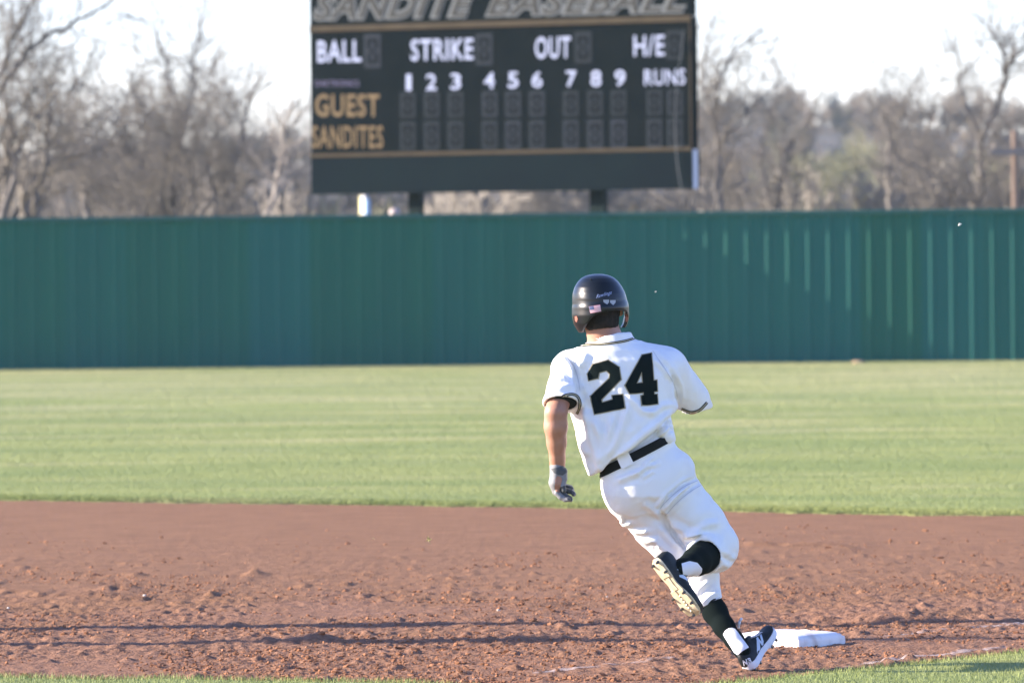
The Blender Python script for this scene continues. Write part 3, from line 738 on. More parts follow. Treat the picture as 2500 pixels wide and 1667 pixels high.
# ================================================================== THE RUNNER
class SDF:
    def __init__(s, lo, hi, h):
        s.lo = np.array(lo, float); s.h = h; s.n = np.ceil((np.array(hi) - s.lo) / h).astype(int) + 1
        s.D = np.full(s.n, 1.0, np.float32)
        s.ax = [(s.lo[a] + h * np.arange(s.n[a])) for a in range(3)]
    def region(s, lo, hi):
        sl = []
        for a in range(3):
            i0 = max(0, int((lo[a] - s.lo[a]) / s.h)); i1 = min(s.n[a], int((hi[a] - s.lo[a]) / s.h) + 2)
            sl.append(slice(i0, max(i0 + 1, i1)))
        g = np.meshgrid(*[s.ax[a][sl[a]].astype(np.float32) for a in range(3)], indexing='ij', sparse=True)
        return tuple(sl), g
    def merge(s, sl, d, k, sub=False):
        D = s.D[sl]
        if sub:
            s.D[sl] = np.maximum(D, -d)
        elif k > 0:
            h = np.clip(.5 + .5 * (D - d) / k, 0, 1); s.D[sl] = D * (1 - h) + d * h - k * h * (1 - h)
        else: s.D[sl] = np.minimum(D, d)
    def cone(s, a, b, ra, rb, k=.015, sy=1.0, sub=False):
        a, b = np.array(a, float), np.array(b, float); m = max(ra, rb) * max(1, sy) + .07
        sl, (X, Y, Z) = s.region(np.minimum(a, b) - m, np.maximum(a, b) + m)
        ab = b - a; w = np.array((1, 1 / sy, 1)); abw = ab * w; L = max((abw ** 2).sum(), 1e-9)
        x, y, z = X - a[0], (Y - a[1]) / sy, Z - a[2]
        t = np.clip((x * abw[0] + y * abw[1] + z * abw[2]) / L, 0, 1)
        d = np.sqrt((x - t * abw[0]) ** 2 + (y - t * abw[1]) ** 2 + (z - t * abw[2]) ** 2) - (ra + (rb - ra) * t)
        s.merge(sl, d, k, sub); return s
    def chain(s, pts, k=.012, sy=1.0):
        for (a, ra), (b, rb) in zip(pts[:-1], pts[1:]): s.cone(a, b, ra, rb, k, sy)
        return s
    def loft(s, secs, k=.02, p=2.0, sub=False):
        """secs: (z, cx, cy, hw, hd) any order"""
        q = np.array(sorted(secs)); lo = (q[:, 1] - q[:, 3]).min() - .07, (q[:, 2] - q[:, 4]).min() - .07, q[0, 0] - .07
        hi = (q[:, 1] + q[:, 3]).max() + .07, (q[:, 2] + q[:, 4]).max() + .07, q[-1, 0] + .07
        sl, (X, Y, Z) = s.region(lo, hi); z = Z.ravel()
        f = [np.interp(z, q[:, 0], q[:, i]).astype(np.float32)[None, None, :] for i in (1, 2, 3, 4)]
        d = ((np.abs((X - f[0]) / f[2]) ** p + np.abs((Y - f[1]) / f[3]) ** p) ** (1 / p) - 1) * np.minimum(f[2], f[3])
        d = np.maximum(d, np.maximum(Z - q[-1, 0], q[0, 0] - Z))
        s.merge(sl, d, k, sub); return s
    def cut(s, p, n, lo=None, hi=None, k=0.0):
        """remove everything on the side the normal points to"""
        p, n = np.array(p, float), np.array(n, float); n = n / np.linalg.norm(n)
        sl, (X, Y, Z) = s.region(s.lo - 1 if lo is None else lo, s.lo + s.n * s.h + 1 if hi is None else hi)
        d = (X - p[0]) * n[0] + (Y - p[1]) * n[1] + (Z - p[2]) * n[2]
        D = s.D[sl]
        if k > 0:
            h = np.clip(.5 - .5 * (D - d) / k, 0, 1); s.D[sl] = D * (1 - h) + d * h + k * h * (1 - h)
        else: s.D[sl] = np.maximum(D, d)
        return s
    def mesh(s, smooth=2):
        V, F = surface_nets(s.D, s.lo, s.h)
        return laplace(V, F, smooth), F
def surface_nets(D, lo, h):
    S = D < 0; n = np.array(D.shape)
    c = np.zeros(n - 1, np.int8)
    for a in (0, 1):
        for b in (0, 1):
            for e in (0, 1): c += S[a:n[0] - 1 + a, b:n[1] - 1 + b, e:n[2] - 1 + e]
    I = np.argwhere((c > 0) & (c < 8)); ids = np.full(n - 1, -1, np.int32); ids[tuple(I.T)] = np.arange(len(I))
    acc = np.zeros((len(I), 3)); cnt = np.zeros(len(I))
    for a in range(3):
        o = [x for x in range(3) if x != a]
        for u in (0, 1):
            for v in (0, 1):
                off = np.zeros(3, int); off[o[0]] = u; off[o[1]] = v; off2 = off.copy(); off2[a] = 1
                d0 = D[tuple((I + off).T)]; d1 = D[tuple((I + off2).T)]; m = (d0 < 0) != (d1 < 0)
                t = d0[m] / (d0[m] - d1[m]); p = np.tile(off.astype(float), (m.sum(), 1)); p[:, a] = t
                acc[m] += p; cnt[m] += 1
    V = lo + h * (I + acc / cnt[:, None])
    quads = []
    for a in range(3):
        b, e = (a + 1) % 3, (a + 2) % 3
        s0 = [slice(1, -1)] * 3; s0[a] = slice(0, -1); s1 = list(s0); s1[a] = slice(1, None)
        A, B = S[tuple(s0)], S[tuple(s1)]; J = np.argwhere(A != B)
        base = J.copy(); base[:, b] += 1; base[:, e] += 1
        inside = A[tuple(J.T)]
        def cid(db, de):
            q = base.copy(); q[:, b] -= db; q[:, e] -= de; return ids[tuple(q.T)]
        q = np.stack((cid(1, 1), cid(0, 1), cid(0, 0), cid(1, 0)), 1)
        q[~inside] = q[~inside][:, ::-1]; quads.append(q)
    F = np.concatenate(quads); return V, F[(F >= 0).all(1)]
def laplace(V, F, it):
    E = np.concatenate([F[:, [i, (i + 1) % 4]] for i in range(4)])
    for _ in range(it):
        acc = np.zeros_like(V); n = np.zeros(len(V))
        for a in range(3):
            acc[:, a] = np.bincount(E[:, 0], V[E[:, 1], a], len(V)) + np.bincount(E[:, 1], V[E[:, 0], a], len(V))
        n = np.bincount(E[:, 0], minlength=len(V)) + np.bincount(E[:, 1], minlength=len(V))
        V = V * .45 + .55 * acc / n[:, None]
    return V
def vnormals(V, F):
    d1 = V[F[:, 2]] - V[F[:, 0]]; d2 = V[F[:, 3]] - V[F[:, 1]]; fn = np.cross(d1, d2); N = np.zeros_like(V)
    for a in range(3): N[:, a] = sum(np.bincount(F[:, i], fn[:, a], len(V)) for i in range(4))
    return N / (np.linalg.norm(N, axis=1)[:, None] + 1e-12)
def wrinkle(V, F, folds, noise=(), front=True):
    """folds: (px polyline, width px, height mm); noise: (scale vec in 1/m, rotation deg, amp mm, seed)"""
    N = vnormals(V, F); Q = unproject(V); disp = np.zeros(len(V))
    face = sstep(.35, -.25, N[:, 1])
    for pts, w, amp in folds:
        best = np.full(len(V), 1e9); T = np.zeros(len(V)); L = 0; pts = np.array(pts, float)
        tot = np.linalg.norm(np.diff(pts, axis=0), axis=1).sum()
        for a, b in zip(pts[:-1], pts[1:]):
            ab = b - a; l2 = (ab ** 2).sum(); t = np.clip(((Q - a) @ ab) / l2, 0, 1)
            d = np.linalg.norm(Q - a - t[:, None] * ab, axis=1); m = d < best
            best[m] = d[m]; T[m] = (L + t[m] * math.sqrt(l2)) / tot; L += math.sqrt(l2)
        env = np.clip(np.minimum(T, 1 - T) * 5, .25, 1)
        disp += face * 2.1 * amp / 1000 * env * (np.exp(-(best / w) ** 2) - .35 * np.exp(-((best - 1.9 * w) / w) ** 2))
    for sc, rot, amp, seed in noise:
        c, s = math.cos(math.radians(rot)), math.sin(math.radians(rot))
        x, y, z = V[:, 0] * c + V[:, 2] * s, V[:, 1], -V[:, 0] * s + V[:, 2] * c
        q = noise3(x * sc[0] + .3 * noise3(x * 9, y * 9, z * 9, seed + 7), y * sc[1], z * sc[2], seed)
        disp += amp / 1000 * np.sign(q) * np.abs(q) ** 1.3 * 1.4
    return V + N * disp[:, None]

BASEPT = np.array((.98, 25.4, 0.0))
runner = thing('person', 'baseball runner from behind in white jersey number 24 and black helmet, rounding the base', 'person', BASEPT)
def wear(name, V, F, m, parent=None, **k):
    o = wmesh(name, V, F, m, parent or runner, None, True, **k)
    o.location = Vector(-BASEPT) if parent is None else Vector((0, 0, 0))
    return o
ALL = {}
def bvh(V, F): return BVHTree.FromPolygons([tuple(v) for v in V], [tuple(int(i) for i in f) for f in F])
def drape(name, polys, surf, off, m, parent=None, sub=8.0, holes=None, thick=0.0, **props):
    """flat print: polygons in photo pixels laid on the cloth or shell they belong to, a hair proud of it"""
    bm = bmesh.new()
    for poly in polys:
        if isinstance(poly, tuple):           # outline, hole -> bridge by fill
            es = []
            for ring in poly:
                vv = [bm.verts.new((x, y, 0)) for x, y in ring]
                es += [bm.edges.new((vv[i], vv[(i + 1) % len(vv)])) for i in range(len(vv))]
            bmesh.ops.triangle_fill(bm, edges=es, use_beauty=True)
        else:
            vv = [bm.verts.new((x, y, 0)) for x, y in poly]
            f = bm.faces.new(vv)
            if len(vv) > 4: bmesh.ops.triangulate(bm, faces=[f])
    for _ in range(7):
        le = [e for e in bm.edges if e.calc_length() > sub]
        if not le: break
        bmesh.ops.subdivide_edges(bm, edges=le, cuts=1); bmesh.ops.triangulate(bm, faces=bm.faces[:])
    bad = []
    for v in bm.verts:
        d = ray(v.co.x, v.co.y); h = surf.ray_cast(Vector(CAMP), Vector(d))
        if h[0] is None or abs(h[0].y - YP) > 1.0: bad.append(v); continue
        nrm = h[1] if h[1].y < 0.3 else -h[1]
        v.co = h[0] + nrm * off
    if bad: bmesh.ops.delete(bm, geom=bad, context='VERTS')
    bmesh.ops.recalc_face_normals(bm, faces=bm.faces[:])
    me = bpy.data.meshes.new(name); bm.to_mesh(me); bm.free()
    me.polygons.foreach_set('use_smooth', np.full(len(me.polygons), True))
    o = link(name, me, m, parent or runner, **props)
    o.location = Vector(-BASEPT) if parent is None else Vector((0, 0, 0))
    return o
def band(pts, w0, w1=None):
    """ribbon polygon quads along a pixel polyline, offset from w0 to w1 either side"""
    pts = np.array(pts, float); w1 = -w0 if w1 is None else w1
    t = np.gradient(pts, axis=0); t /= np.linalg.norm(t, axis=1)[:, None]; n = np.stack((-t[:, 1], t[:, 0]), 1)
    A, B = pts + n * w0, pts + n * w1
    return [[tuple(A[i]), tuple(A[i + 1]), tuple(B[i + 1]), tuple(B[i])] for i in range(len(pts) - 1)]

def cloth(name, col, var=.03, bump=.0006, bscale=900):
    m = mat(name, col, .9, var=var, vscale=14, bump=bump, bscale=bscale, spec=.2 if col[0] > .3 else .06, sheen=.1 if col[0] > .3 else 0)
    return m
M_JERSEY = cloth('white jersey cloth', (.80, .80, .80, 1))
M_PANTS = mat('white trouser cloth', (.70, .665, .63, 1), .9, col2=(.80, .80, .80, 1), vscale=5, lo=.22, hi=.45, bump=.0006, bscale=900, spec=.2, sheen=.1)
M_UNDER = cloth('black undershirt cloth', (.012, .016, .016, 1))
M_SOCK = cloth('black sock knit', (.004, .008, .008, 1), bump=.0008, bscale=500)
M_SOCKW = cloth('white sock knit', (.74, .73, .78, 1), bump=.0008, bscale=500)
M_NUM = cloth('black number cloth', (.005, .010, .010, 1)); M_TAN = cloth('tan piping', (.36, .32, .22, 1))
M_BELT = mat('black belt leather', (.006, .008, .008, 1), .7, spec=.15, bump=.0006, bscale=300)
M_HELM = mat('gloss black helmet shell', (.004, .006, .008, 1), .33, coat=.2, spec=.3, bump=.0002, bscale=60)
M_SKIN = mat('warm brown skin', (.34, .165, .105, 1), .5, col2=(.40, .21, .145, 1), vscale=18, bump=.0015, bscale=45, sss=.12, spec=.35)  # one skin tone for the whole body and the glove opening
M_HAIR = mat('dark brown hair', (.012, .010, .008, 1), .85, col2=(.026, .019, .014, 1), vscale=60, bump=.004, bscale=160, spec=.2)
M_GLOVE = mat('pale grey batting glove', (.20, .20, .21, 1), .7, var=.1, vscale=40, bump=.0008, bscale=200)
M_GLOVED = mat('dark batting glove leather', (.055, .062, .070, 1), .6, var=.25, vscale=60)
M_SHOE = mat('black shoe leather', (.010, .013, .015, 1), .55, spec=.25, var=.25, vscale=50, bump=.0006, bscale=300)
M_SHOEW = mat('white shoe rubber', (.66, .66, .70, 1), .5, var=.06, vscale=40)
M_CREAM = mat('cream outsole', (.54, .44, .28, 1), .5, col2=(.68, .59, .42, 1), vscale=40)
M_STUD = mat('dark steel stud', (.09, .08, .07, 1), .4, metallic=.6)
M_BLUEW = mat('pale blue white shoe print', (.50, .56, .66, 1), .5)

HN = P(1466, 745)  # head centre
# ---------------- body: one continuous mesh, head to shins, bare arms and hidden hand
L_SH, L_EL, L_WR = P(1382, 903, 0), P(1357, 1008, -.155), P(1361, 1142, -.085)
R_SH, R_EL, R_WR = P(1630, 903, .04), P(1688, 984, .19), P(1625, 985, .40)
b = SDF((HN[0] - .30, YP - .62, .02), (HN[0] + .75, YP + .62, 1.75), .0068)
b.loft([(P(1490, 678)[2], HN[0] - .009, YP + .0, .016, .03), (P(1490, 690)[2], HN[0] - .009, YP, .046, .06), (P(1490, 712)[2], HN[0] - .006, YP + .005, .070, .088), (P(1490, 750)[2], HN[0], YP + .01, .079, .098),
        (P(1490, 785)[2], HN[0] + .002, YP + .015, .070, .090), (P(1490, 805)[2], HN[0] + .002, YP + .03, .058, .075), (P(1490, 822)[2], HN[0], YP + .06, .035, .04)], .01)
b.cone(P(1466, 788, -.005), P(1484, 850, -.01), R(40), R(44), .02)           # neck
b.cone(P(1466, 748, .095), P(1466, 765, .128), .008, .013, .012)              # nose
b.cone(P(1450, 783, .100), P(1482, 783, .100), .009, .009, .012)              # lips
for sx in (-1, 1):
    b.cone(P(1466 + sx * 49, 752, .005), P(1466 + sx * 51, 768, .0), .010, .008, .008, 1.6)   # ears
    b.cone(P(1466 + sx * 20, 742, .082), P(1466 + sx * 20, 743, .084), .013, .013, .01)       # brow and eye sockets
b.loft([(P(1490, 850)[2], P(1492, 850)[0], YP, .10, .07), (P(1490, 900)[2], P(1510, 900)[0], YP, .17, .095), (P(1490, 980)[2], P(1520, 980)[0], YP, .165, .10),
        (P(1490, 1080)[2], P(1550, 1080)[0], YP, .105, .07), (P(1490, 1120)[2], P(1557, 1120)[0], YP, .110, .075), (P(1490, 1190)[2], P(1566, 1190)[0], YP, .13, .09)], .02)
b.cone(P(1485, 850), L_SH, .05, .055, .03); b.cone(P(1505, 850), R_SH, .05, .055, .03)
b.cone(L_SH, L_EL, .054, .046, .02)
b.chain([(L_EL, R(26)), (P(1357, 1040, -.145), R(28)), (P(1359, 1080, -.12), R(23.5)), (P(1361, 1120, -.095), R(18.5)), (L_WR, R(17)), (P(1360, 1160, -.08), R(15))], .015)
b.cone(R_SH, R_EL, .054, .043, .02); b.chain([(R_EL, .042), (P(1665, 975, .31), .040), (R_WR, .027)], .02)
hp = P(1600, 985, .46)
b.cone(R_WR, hp, .026, .036, .02)
for k, (dx, dz) in enumerate(((0.0, .035), (.0, .012), (.0, -.010), (.0, -.030))):     # loose right fist in front of the chest
    q0 = hp + np.array((-.01, .03, dz)); q1 = q0 + np.array((-.045, .012, 0)); q2 = q1 + np.array((-.005, -.035, 0))
    b.chain([(q0, .011), (q1, .0095), (q2, .0085)], .004)
b.chain([(hp + np.array((0, -.01, .03)), .012), (hp + np.array((-.03, -.02, .045)), .010), (hp + np.array((-.055, -.01, .035)), .009)], .005)
b.cone(P(1552, 1200), P(1602, 1283, .03), .068, .052, .015); b.cone(P(1602, 1283, .03), P(1676, 1376, .05), .050, .046, .015); b.cone(P(1676, 1376, .05), P(1720, 1412, .03), .044, .034, .01); b.cone(P(1720, 1412, .03), P(1738, 1480, -.01), .034, .030, .01)
b.cone(P(1608, 1205), P(1745, 1338, .03), .075, .060, .015); b.cone(P(1745, 1338, .03), P(1715, 1362, -.10), .055, .048, .02)
V, F = b.mesh(2)
ALL['body'] = bvh(V, F)
body = wear('body', V, F, M_SKIN)
for sx in (-1, 1):
    MB().ball(P(1466 + sx * 20, 743, .088) - BASEPT, .011, 2).build('eye', M_SHOEW, runner, smooth=True)
# ---------------- hair: back of the head below the helmet
h_ = SDF(HN - .16, HN + .16, .0045)
h_.loft([(P(1490, 672)[2], HN[0], YP, .03, .04), (P(1490, 690)[2], HN[0], YP, .068, .080), (P(1490, 715)[2], HN[0], YP + .005, .083, .098), (P(1490, 770)[2], HN[0] + .003, YP + .01, .080, .101), (P(1490, 790)[2], HN[0] + .004, YP + .005, .076, .100), (P(1490, 808)[2], HN[0] + .006, YP, .070, .086)], .0)
h_.cut(P(1466, 738, 0), (0, 0, 1)); h_.cut(P(1466, 803, -.08), (.1, -.1, -1), k=.008); h_.cut(P(1466, 750, .01), (0, 1, -.45), k=.01)
V, F = h_.mesh(2); V = wrinkle(V, F, [], [((120, 120, 30), 0, 2.0, 3)])
wear('hair', V, F, M_HAIR)

# ---------------- helmet
RIMX = np.array([1380, 1402, 1416, 1424, 1428, 1434, 1446, 1460, 1472, 1500, 1520, 1530, 1535, 1560]); RIMY = np.array([800, 806, 811, 810, 803, 789, 774, 766, 762, 758, 758, 763, 781, 784])
def helmet(scale, solid):
    s = SDF(HN - np.array((.17, .22, .17)), HN + np.array((.17, .26, .17)), .0036)
    ys_ = [668.5, 669.5, 673, 679, 688, 700, 715, 730, 742, 750, 770, 790, 806, 816]
    hw = [7, 17, 30, 41, 50, 58, 64, 67, 67.5, 69.5, 70, 66, 57, 50]
    cxs = [-6, -6, -6, -6, -5.5, -5, -3.5, -2, 0, 0, 0, 0, 0, 0]
    s.loft([(P(1490, y)[2] if scale == 1 else P(1490, y)[2] - .012 * max(0, (700 - y) / 32), HN[0] + R(c_), YP + .012, R(w) * scale if scale == 1 else max(R(w) - .014, .005), (R(w) * 1.17) if scale == 1 else max(R(w) * 1.17 - .014, .006)) for y, w, c_ in zip(ys_, hw, cxs)], 0)
    return s
hs, hi_ = helmet(1, True), helmet(.9, True)
X, Y, Z = np.meshgrid(*[hs.ax[a] for a in range(3)], indexing='ij')
pts = np.stack((X, Y, Z), -1).reshape(-1, 3); Q = unproject(pts); QX, QY = Q[:, 0].reshape(X.shape), Q[:, 1].reshape(X.shape)
# groove and raised band around the shell
gy = 729 + 7 * np.cos((QX - 1466) / 70 * 1.4) ; hs.D += (.0008 * np.exp(-((QY - gy) / 4.0) ** 2) - .0014 * np.exp(-((QY - gy - 12) / 7.0) ** 2)).astype(np.float32)
D = np.maximum(hs.D, -hi_.D)
rim = np.interp(QX, RIMX, RIMY)
yrel = (Y - YP)
front = 742 + 0 * QX
rimf = rim * (1 - sstep(.045, .075, yrel)) + front * sstep(.045, .075, yrel)
rimf = np.where((yrel > -.02) & (yrel < .06), np.maximum(rimf, np.where(QX > 1466, 800, 812)), rimf)
cutd = (QY - rimf) / 586.0
D = np.maximum(D, cutd.astype(np.float32) * .8)
hs.D = D.astype(np.float32)
hs.cone(P(1410, 789, -.01), P(1427, 809, .02), .006, .005, .004); 
# rolled lip along the back rim
for i in range(3, len(RIMX) - 2):
    pass
# visor
hs.cone(HN + np.array((-.045, .125, .020)), HN + np.array((.045, .125, .020)), .006, .006, .02); hs.cone(HN + np.array((-.05, .15, .012)), HN + np.array((.05, .15, .012)), .006, .006, .02)
hs.cone(HN + np.array((-.03, .185, .004)), HN + np.array((.03, .185, .004)), .005, .005, .02); hs.cone(HN + np.array((0, .14, .016)), HN + np.array((0, .19, .006)), .03, .02, .02, 1.0) if False else None
V, F = hs.mesh(2)
ALL['helmet'] = bvh(V, F)
helm = wear('helmet', V, F, M_HELM)
z7 = lambda pts_: [(1370 + x / 7.84, 640 + y / 7.84) for x, y in pts_]
M_PINK = mat('faded red stripe', (.50, .22, .24, 1), .5); M_FLAGW = mat('flag white', (.60, .52, .58, 1), .5); M_NAVY = mat('flag navy', (.05, .07, .16, 1), .5)
M_HP = mat('pale sticker', (.33, .35, .38, 1), .5); M_SCRIPT = mat('pale blue script', (.30, .35, .52, 1), .5)
q = np.array(z7([(530, 850), (745, 815), (768, 945), (560, 978)]))
def bil(u, v): return tuple((q[0] * (1 - u) + q[1] * u) * (1 - v) + (q[3] * (1 - u) + q[2] * u) * v)
flag = drape('flag_sticker', [[bil(0, 0), bil(1, 0), bil(1, 1), bil(0, 1)]], ALL['helmet'], .0008, M_FLAGW, helm, 5)
drape('red_stripes', [[bil(0, (2 * i) / 13), bil(1, (2 * i) / 13), bil(1, (2 * i + 1) / 13), bil(0, (2 * i + 1) / 13)] for i in range(7)], ALL['helmet'], .0013, M_PINK, flag, 5)
drape('navy_canton', [[bil(0.02, .02), bil(.42, .02), bil(.42, .53), bil(.02, .53)]], ALL['helmet'], .0018, M_NAVY, flag, 5)
for pg in (z7([(805, 720), (915, 718), (915, 765), (880, 812), (812, 765)]), z7([(935, 728), (1040, 726), (1038, 775), (995, 825), (938, 775)])):
    drape('plate_sticker', [pg], ALL['helmet'], .0008, M_HP, helm, 5)
Vt, Ft = text_mesh('Rawlings', .012, .35)
mn, mx = Vt[:, :2].min(0), Vt[:, :2].max(0); Vt = (Vt[:, :2] - mn) / (mx - mn)
T = [(1370 + (672 + 296 * u) / 7.84, 640 + (712 - 80 * u - 88 * v) / 7.84) for u, v in Vt]
drape('script_logo', [[T[i] for i in f] for f in Ft if len(f) > 2], ALL['helmet'], .0009, M_SCRIPT, helm, 30)
M_EARR = mat('red inner ear', (.30, .09, .06, 1), .6)
drape('ear_opening', [z7([(262, 1040), (300, 1030), (318, 1085), (300, 1150), (268, 1120)])], ALL['helmet'], .0008, M_EARR, helm, 5)
drape('ear_padding', [z7([(1215, 985), (1262, 985), (1285, 1050), (1272, 1130), (1235, 1150), (1228, 1060)])], ALL['helmet'], .0012, M_EARR, helm, 5)
M_JAWDOT = mat('pale jaw dot', (.75, .75, .74, 1), .3)
MB().ball(P(1417.5, 804, .0) - np.array((.0, .035, 0)) * 0 + np.array((-.0, -.012, 0)), .0055, 2).build('jaw_dot', M_JAWDOT, helm, smooth=True)  # small pale ball at the white point of the jaw flap
MB().ball(P(1443, 682, -.075), .0035, 2).build('vent_hole', M_SHOE, helm, smooth=True)

# ---------------- jersey
def z8(pts_): return [(1300 + x / 3.92, 780 + y / 3.92) for x, y in pts_]
ARMD = np.array(L_EL - L_SH); ARMD /= np.linalg.norm(ARMD)
L_CUFF = P(1371, 986, -.122)
s = SDF(P(1300, 1180, -.34), P(1760, 790, .40), .0042)
def tor(yp, cx, hw, hd, cy=0.0): return (P(1510, yp)[2], P(cx, yp)[0], YP + cy, R(hw), hd)
s.loft([tor(838, 1490, 66, .085), tor(855, 1496, 105, .11), tor(880, 1508, 128, .128), tor(915, 1520, 134, .137), tor(960, 1524, 131, .140), tor(1010, 1524, 129, .148, -.008),
        tor(1050, 1526, 119, .158, -.012), tor(1100, 1527, 111, .158, -.012), tor(1160, 1535, 98, .150, -.01)], .02, 2.3)
s.cone(P(1490, 872, .0), P(1391, 899, .0), R(40), R(43), .035, 1.25)
s.cone(P(1508, 868, .0), P(1628, 896, .03), R(46), R(48), .035, 1.2)
s.cone(P(1489, 862, .01), P(1492, 838, .01), R(62), R(56), .02, 1.15)
# cut the blouse along the diagonal overhang, rounded
CA, CB = P(1461, 1150), P(1662, 994)
dd = CB - CA; nn = np.cross(dd, (0, 1, 0)); nn = nn / np.linalg.norm(nn); nn = nn if nn[2] < 0 else -nn
s.cut(CA, nn, k=.014)
s.loft([tor(960, 1535, 96, .105), tor(1040, 1552, 89, .105), tor(1075, 1560, 82, .115), tor(1125, 1560, 89, .137), tor(1150, 1560, 92, .138)], .004, 2.2)
WNJ = np.array((-.447, 0, .894)); s.cut(P(1545, 1112) + WNJ * .004, -WNJ)
# sleeves
s.cone(P(1389, 900, -.01), L_CUFF + ARMD * .03, R(41), R(46), .03)
s.cone(P(1630, 902, .03), P(1688, 972, .17), R(49), R(43), .03); s.cone(P(1688, 972, .17), P(1697, 1000, .21), R(42), R(42), .01)
s.cone(P(1612, 1046, -.09), P(1630, 1066, -.075), R(15), R(18), .012); s.cone(P(1628, 1036, -.04), P(1632, 1070, -.02), R(14), R(18), .012)
lim = (P(1322, 1100, -.34), P(1424, 955, .10))
cuffN = ARMD * .75 + np.array((0.10, -.10, -.6)); cuffN /= np.linalg.norm(cuffN)
sl, (X, Y, Z) = s.region(lim[0] - .02, lim[1] + .0)
# cuff plane cut only for the sleeve side (left of the ribs)
d = (X - L_CUFF[0]) * cuffN[0] + (Y - L_CUFF[1]) * cuffN[1] + (Z - L_CUFF[2]) * cuffN[2]
side = ((X - P(1412, 1000)[0]) * 1.0 + (Y - (YP - .07)) * .8)
s.D[sl] = np.maximum(s.D[sl], np.minimum(d, -side).astype(np.float32))
inn = SDF(s.lo, s.lo + (s.n - 1) * s.h, s.h)
inn.cone(P(1385, 925, -.04), L_CUFF + ARMD * .06, R(34), R(41), 0)
s.D = np.maximum(s.D, -inn.D[:s.n[0], :s.n[1], :s.n[2]])
rN = np.array((.22, .10, -1.0)); s.cut(P(1700, 1001, .2), rN, lo=P(1655, 1100, -.1), hi=P(1800, 940, .4), k=.006)
inn = SDF(s.lo, s.lo + (s.n - 1) * s.h, s.h); inn.cone(P(1665, 940, .12), P(1697, 1010, .22), R(35), R(39), 0)
s.D = np.maximum(s.D, -inn.D[:s.n[0], :s.n[1], :s.n[2]])
# neck opening
inn = SDF(s.lo, s.lo + (s.n - 1) * s.h, s.h); inn.cone(P(1472, 770, .02), P(1487, 862, .03), R(53), R(47), 0, 1.25)
s.D = np.maximum(s.D, -inn.D[:s.n[0], :s.n[1], :s.n[2]])
s.cut(P(1490, 817, -.08), (-.12, -.0, 1.0), lo=P(1390, 900, -.4), hi=P(1600, 780, .4), k=.006)
V, F = s.mesh(2)
folds = [
    (z8([(470, 790), (520, 950), (580, 1200), (632, 1420)]), 8, 6), (z8([(560, 900), (640, 1100), (640, 1420)]), 9, 7), (z8([(780, 900), (720, 1150), (650, 1400)]), 9, 7),
    (z8([(930, 760), (880, 960), (790, 1180), (665, 1400)]), 8, 6), (z8([(1395, 820), (1200, 980), (1000, 1150), (800, 1330)]), 7, 5), (z8([(1300, 980), (1050, 1210), (780, 1370)]), 6, -5),
    (z8([(1150, 360), (1250, 470), (1340, 580), (1385, 680)]), 5, 5), (z8([(1330, 520), (1385, 650), (1395, 800)]), 6, -9), (z8([(1180, 300), (1290, 400), (1350, 500)]), 8, 3),
    (z8([(305, 325), (390, 420), (430, 560), (455, 760)]), 6, -9), (z8([(280, 350), (360, 440), (400, 560)]), 6, 6), (z8([(170, 600), (300, 560), (330, 600)]), 8, 5), (z8([(170, 680), (290, 640), (400, 640)]), 7, 4),
    (z8([(470, 600), (530, 700), (560, 800)]), 8, 4), (z8([(940, 740), (1050, 880), (1180, 900)]), 7, 4), (z8([(1390, 800), (1250, 830), (1080, 930)]), 8, 4), (z8([(430, 1040), (470, 1200), (560, 1330)]), 7, 4),
    (z8([(1330, 950), (1280, 1020), (1240, 1100)]), 5, 5), (z8([(1345, 1010), (1300, 1040), (1210, 1110)]), 4, 4), (z8([(520, 300), (480, 400), (440, 470)]), 9, 4)]
V = wrinkle(V, F, folds, [((9, 9, 3.5), 25, 6.5, 5), ((22, 22, 8), 30, 2.8, 9), ((48, 48, 16), 35, 1.1, 29)])
ALL['jersey'] = bvh(V, F)
jersey = wear('jersey', V, F, M_JERSEY)
two = z8([(530, 520), (580, 430), (725, 390), (828, 458), (846, 572), (660, 765), (668, 796), (770, 765), (763, 728), (863, 716), (886, 846), (596, 905), (556, 735), (738, 560), (744, 522), (710, 487), (640, 507), (628, 560), (541, 580)])
four_o = z8([(1048, 342), (1136, 325), (1157, 583), (1187, 580), (1192, 684), (1160, 690), (1163, 716), (1190, 716), (1198, 808), (1045, 820), (1038, 730), (1064, 722), (1062, 696), (930, 712), (887, 630)])
four_i = z8([(1045, 500), (1055, 604), (994, 612)])
def outline(poly, w):
    P_ = poly + [poly[0], poly[1]]; out = []
    for a, b_ in zip(P_[:-2], P_[1:-1]):
        a, b_ = np.array(a), np.array(b_); d = (b_ - a) / np.linalg.norm(b_ - a); n = np.array((-d[1], d[0])) * w
        a2, b2 = a - d * w, b_ + d * w
        out.append([tuple(a2 + n), tuple(b2 + n), tuple(b2 - n), tuple(a2 - n)])
    return out
drape('number_border', outline(two, 2.4) + outline(four_o, 2.4) + outline(four_i, 2.2), ALL['jersey'], .0022, M_TAN, sub=4)
drape('back_number', [(two,)], ALL['jersey'], .0042, M_NUM, sub=4)
drape('back_number', [(four_o, four_i)], ALL['jersey'], .0042, M_NUM, sub=4)
cl = curve(z8([(418, 257), (560, 243), (700, 233), (850, 212), (960, 185), (1030, 145), (1062, 118)]), 20)
drape('collar_piping', band(cl, 3.0, 1.1) + band(cl, -1.1, -3.0), ALL['jersey'], .0025, M_NUM, sub=6); drape('collar_piping', band(cl, 1.1, -1.1), ALL['jersey'], .003, M_TAN, sub=6)
lc = curve(z8([(112, 835), (170, 790), (240, 755), (330, 722), (390, 716), (430, 740), (452, 790), (448, 850), (425, 905)]), 24)
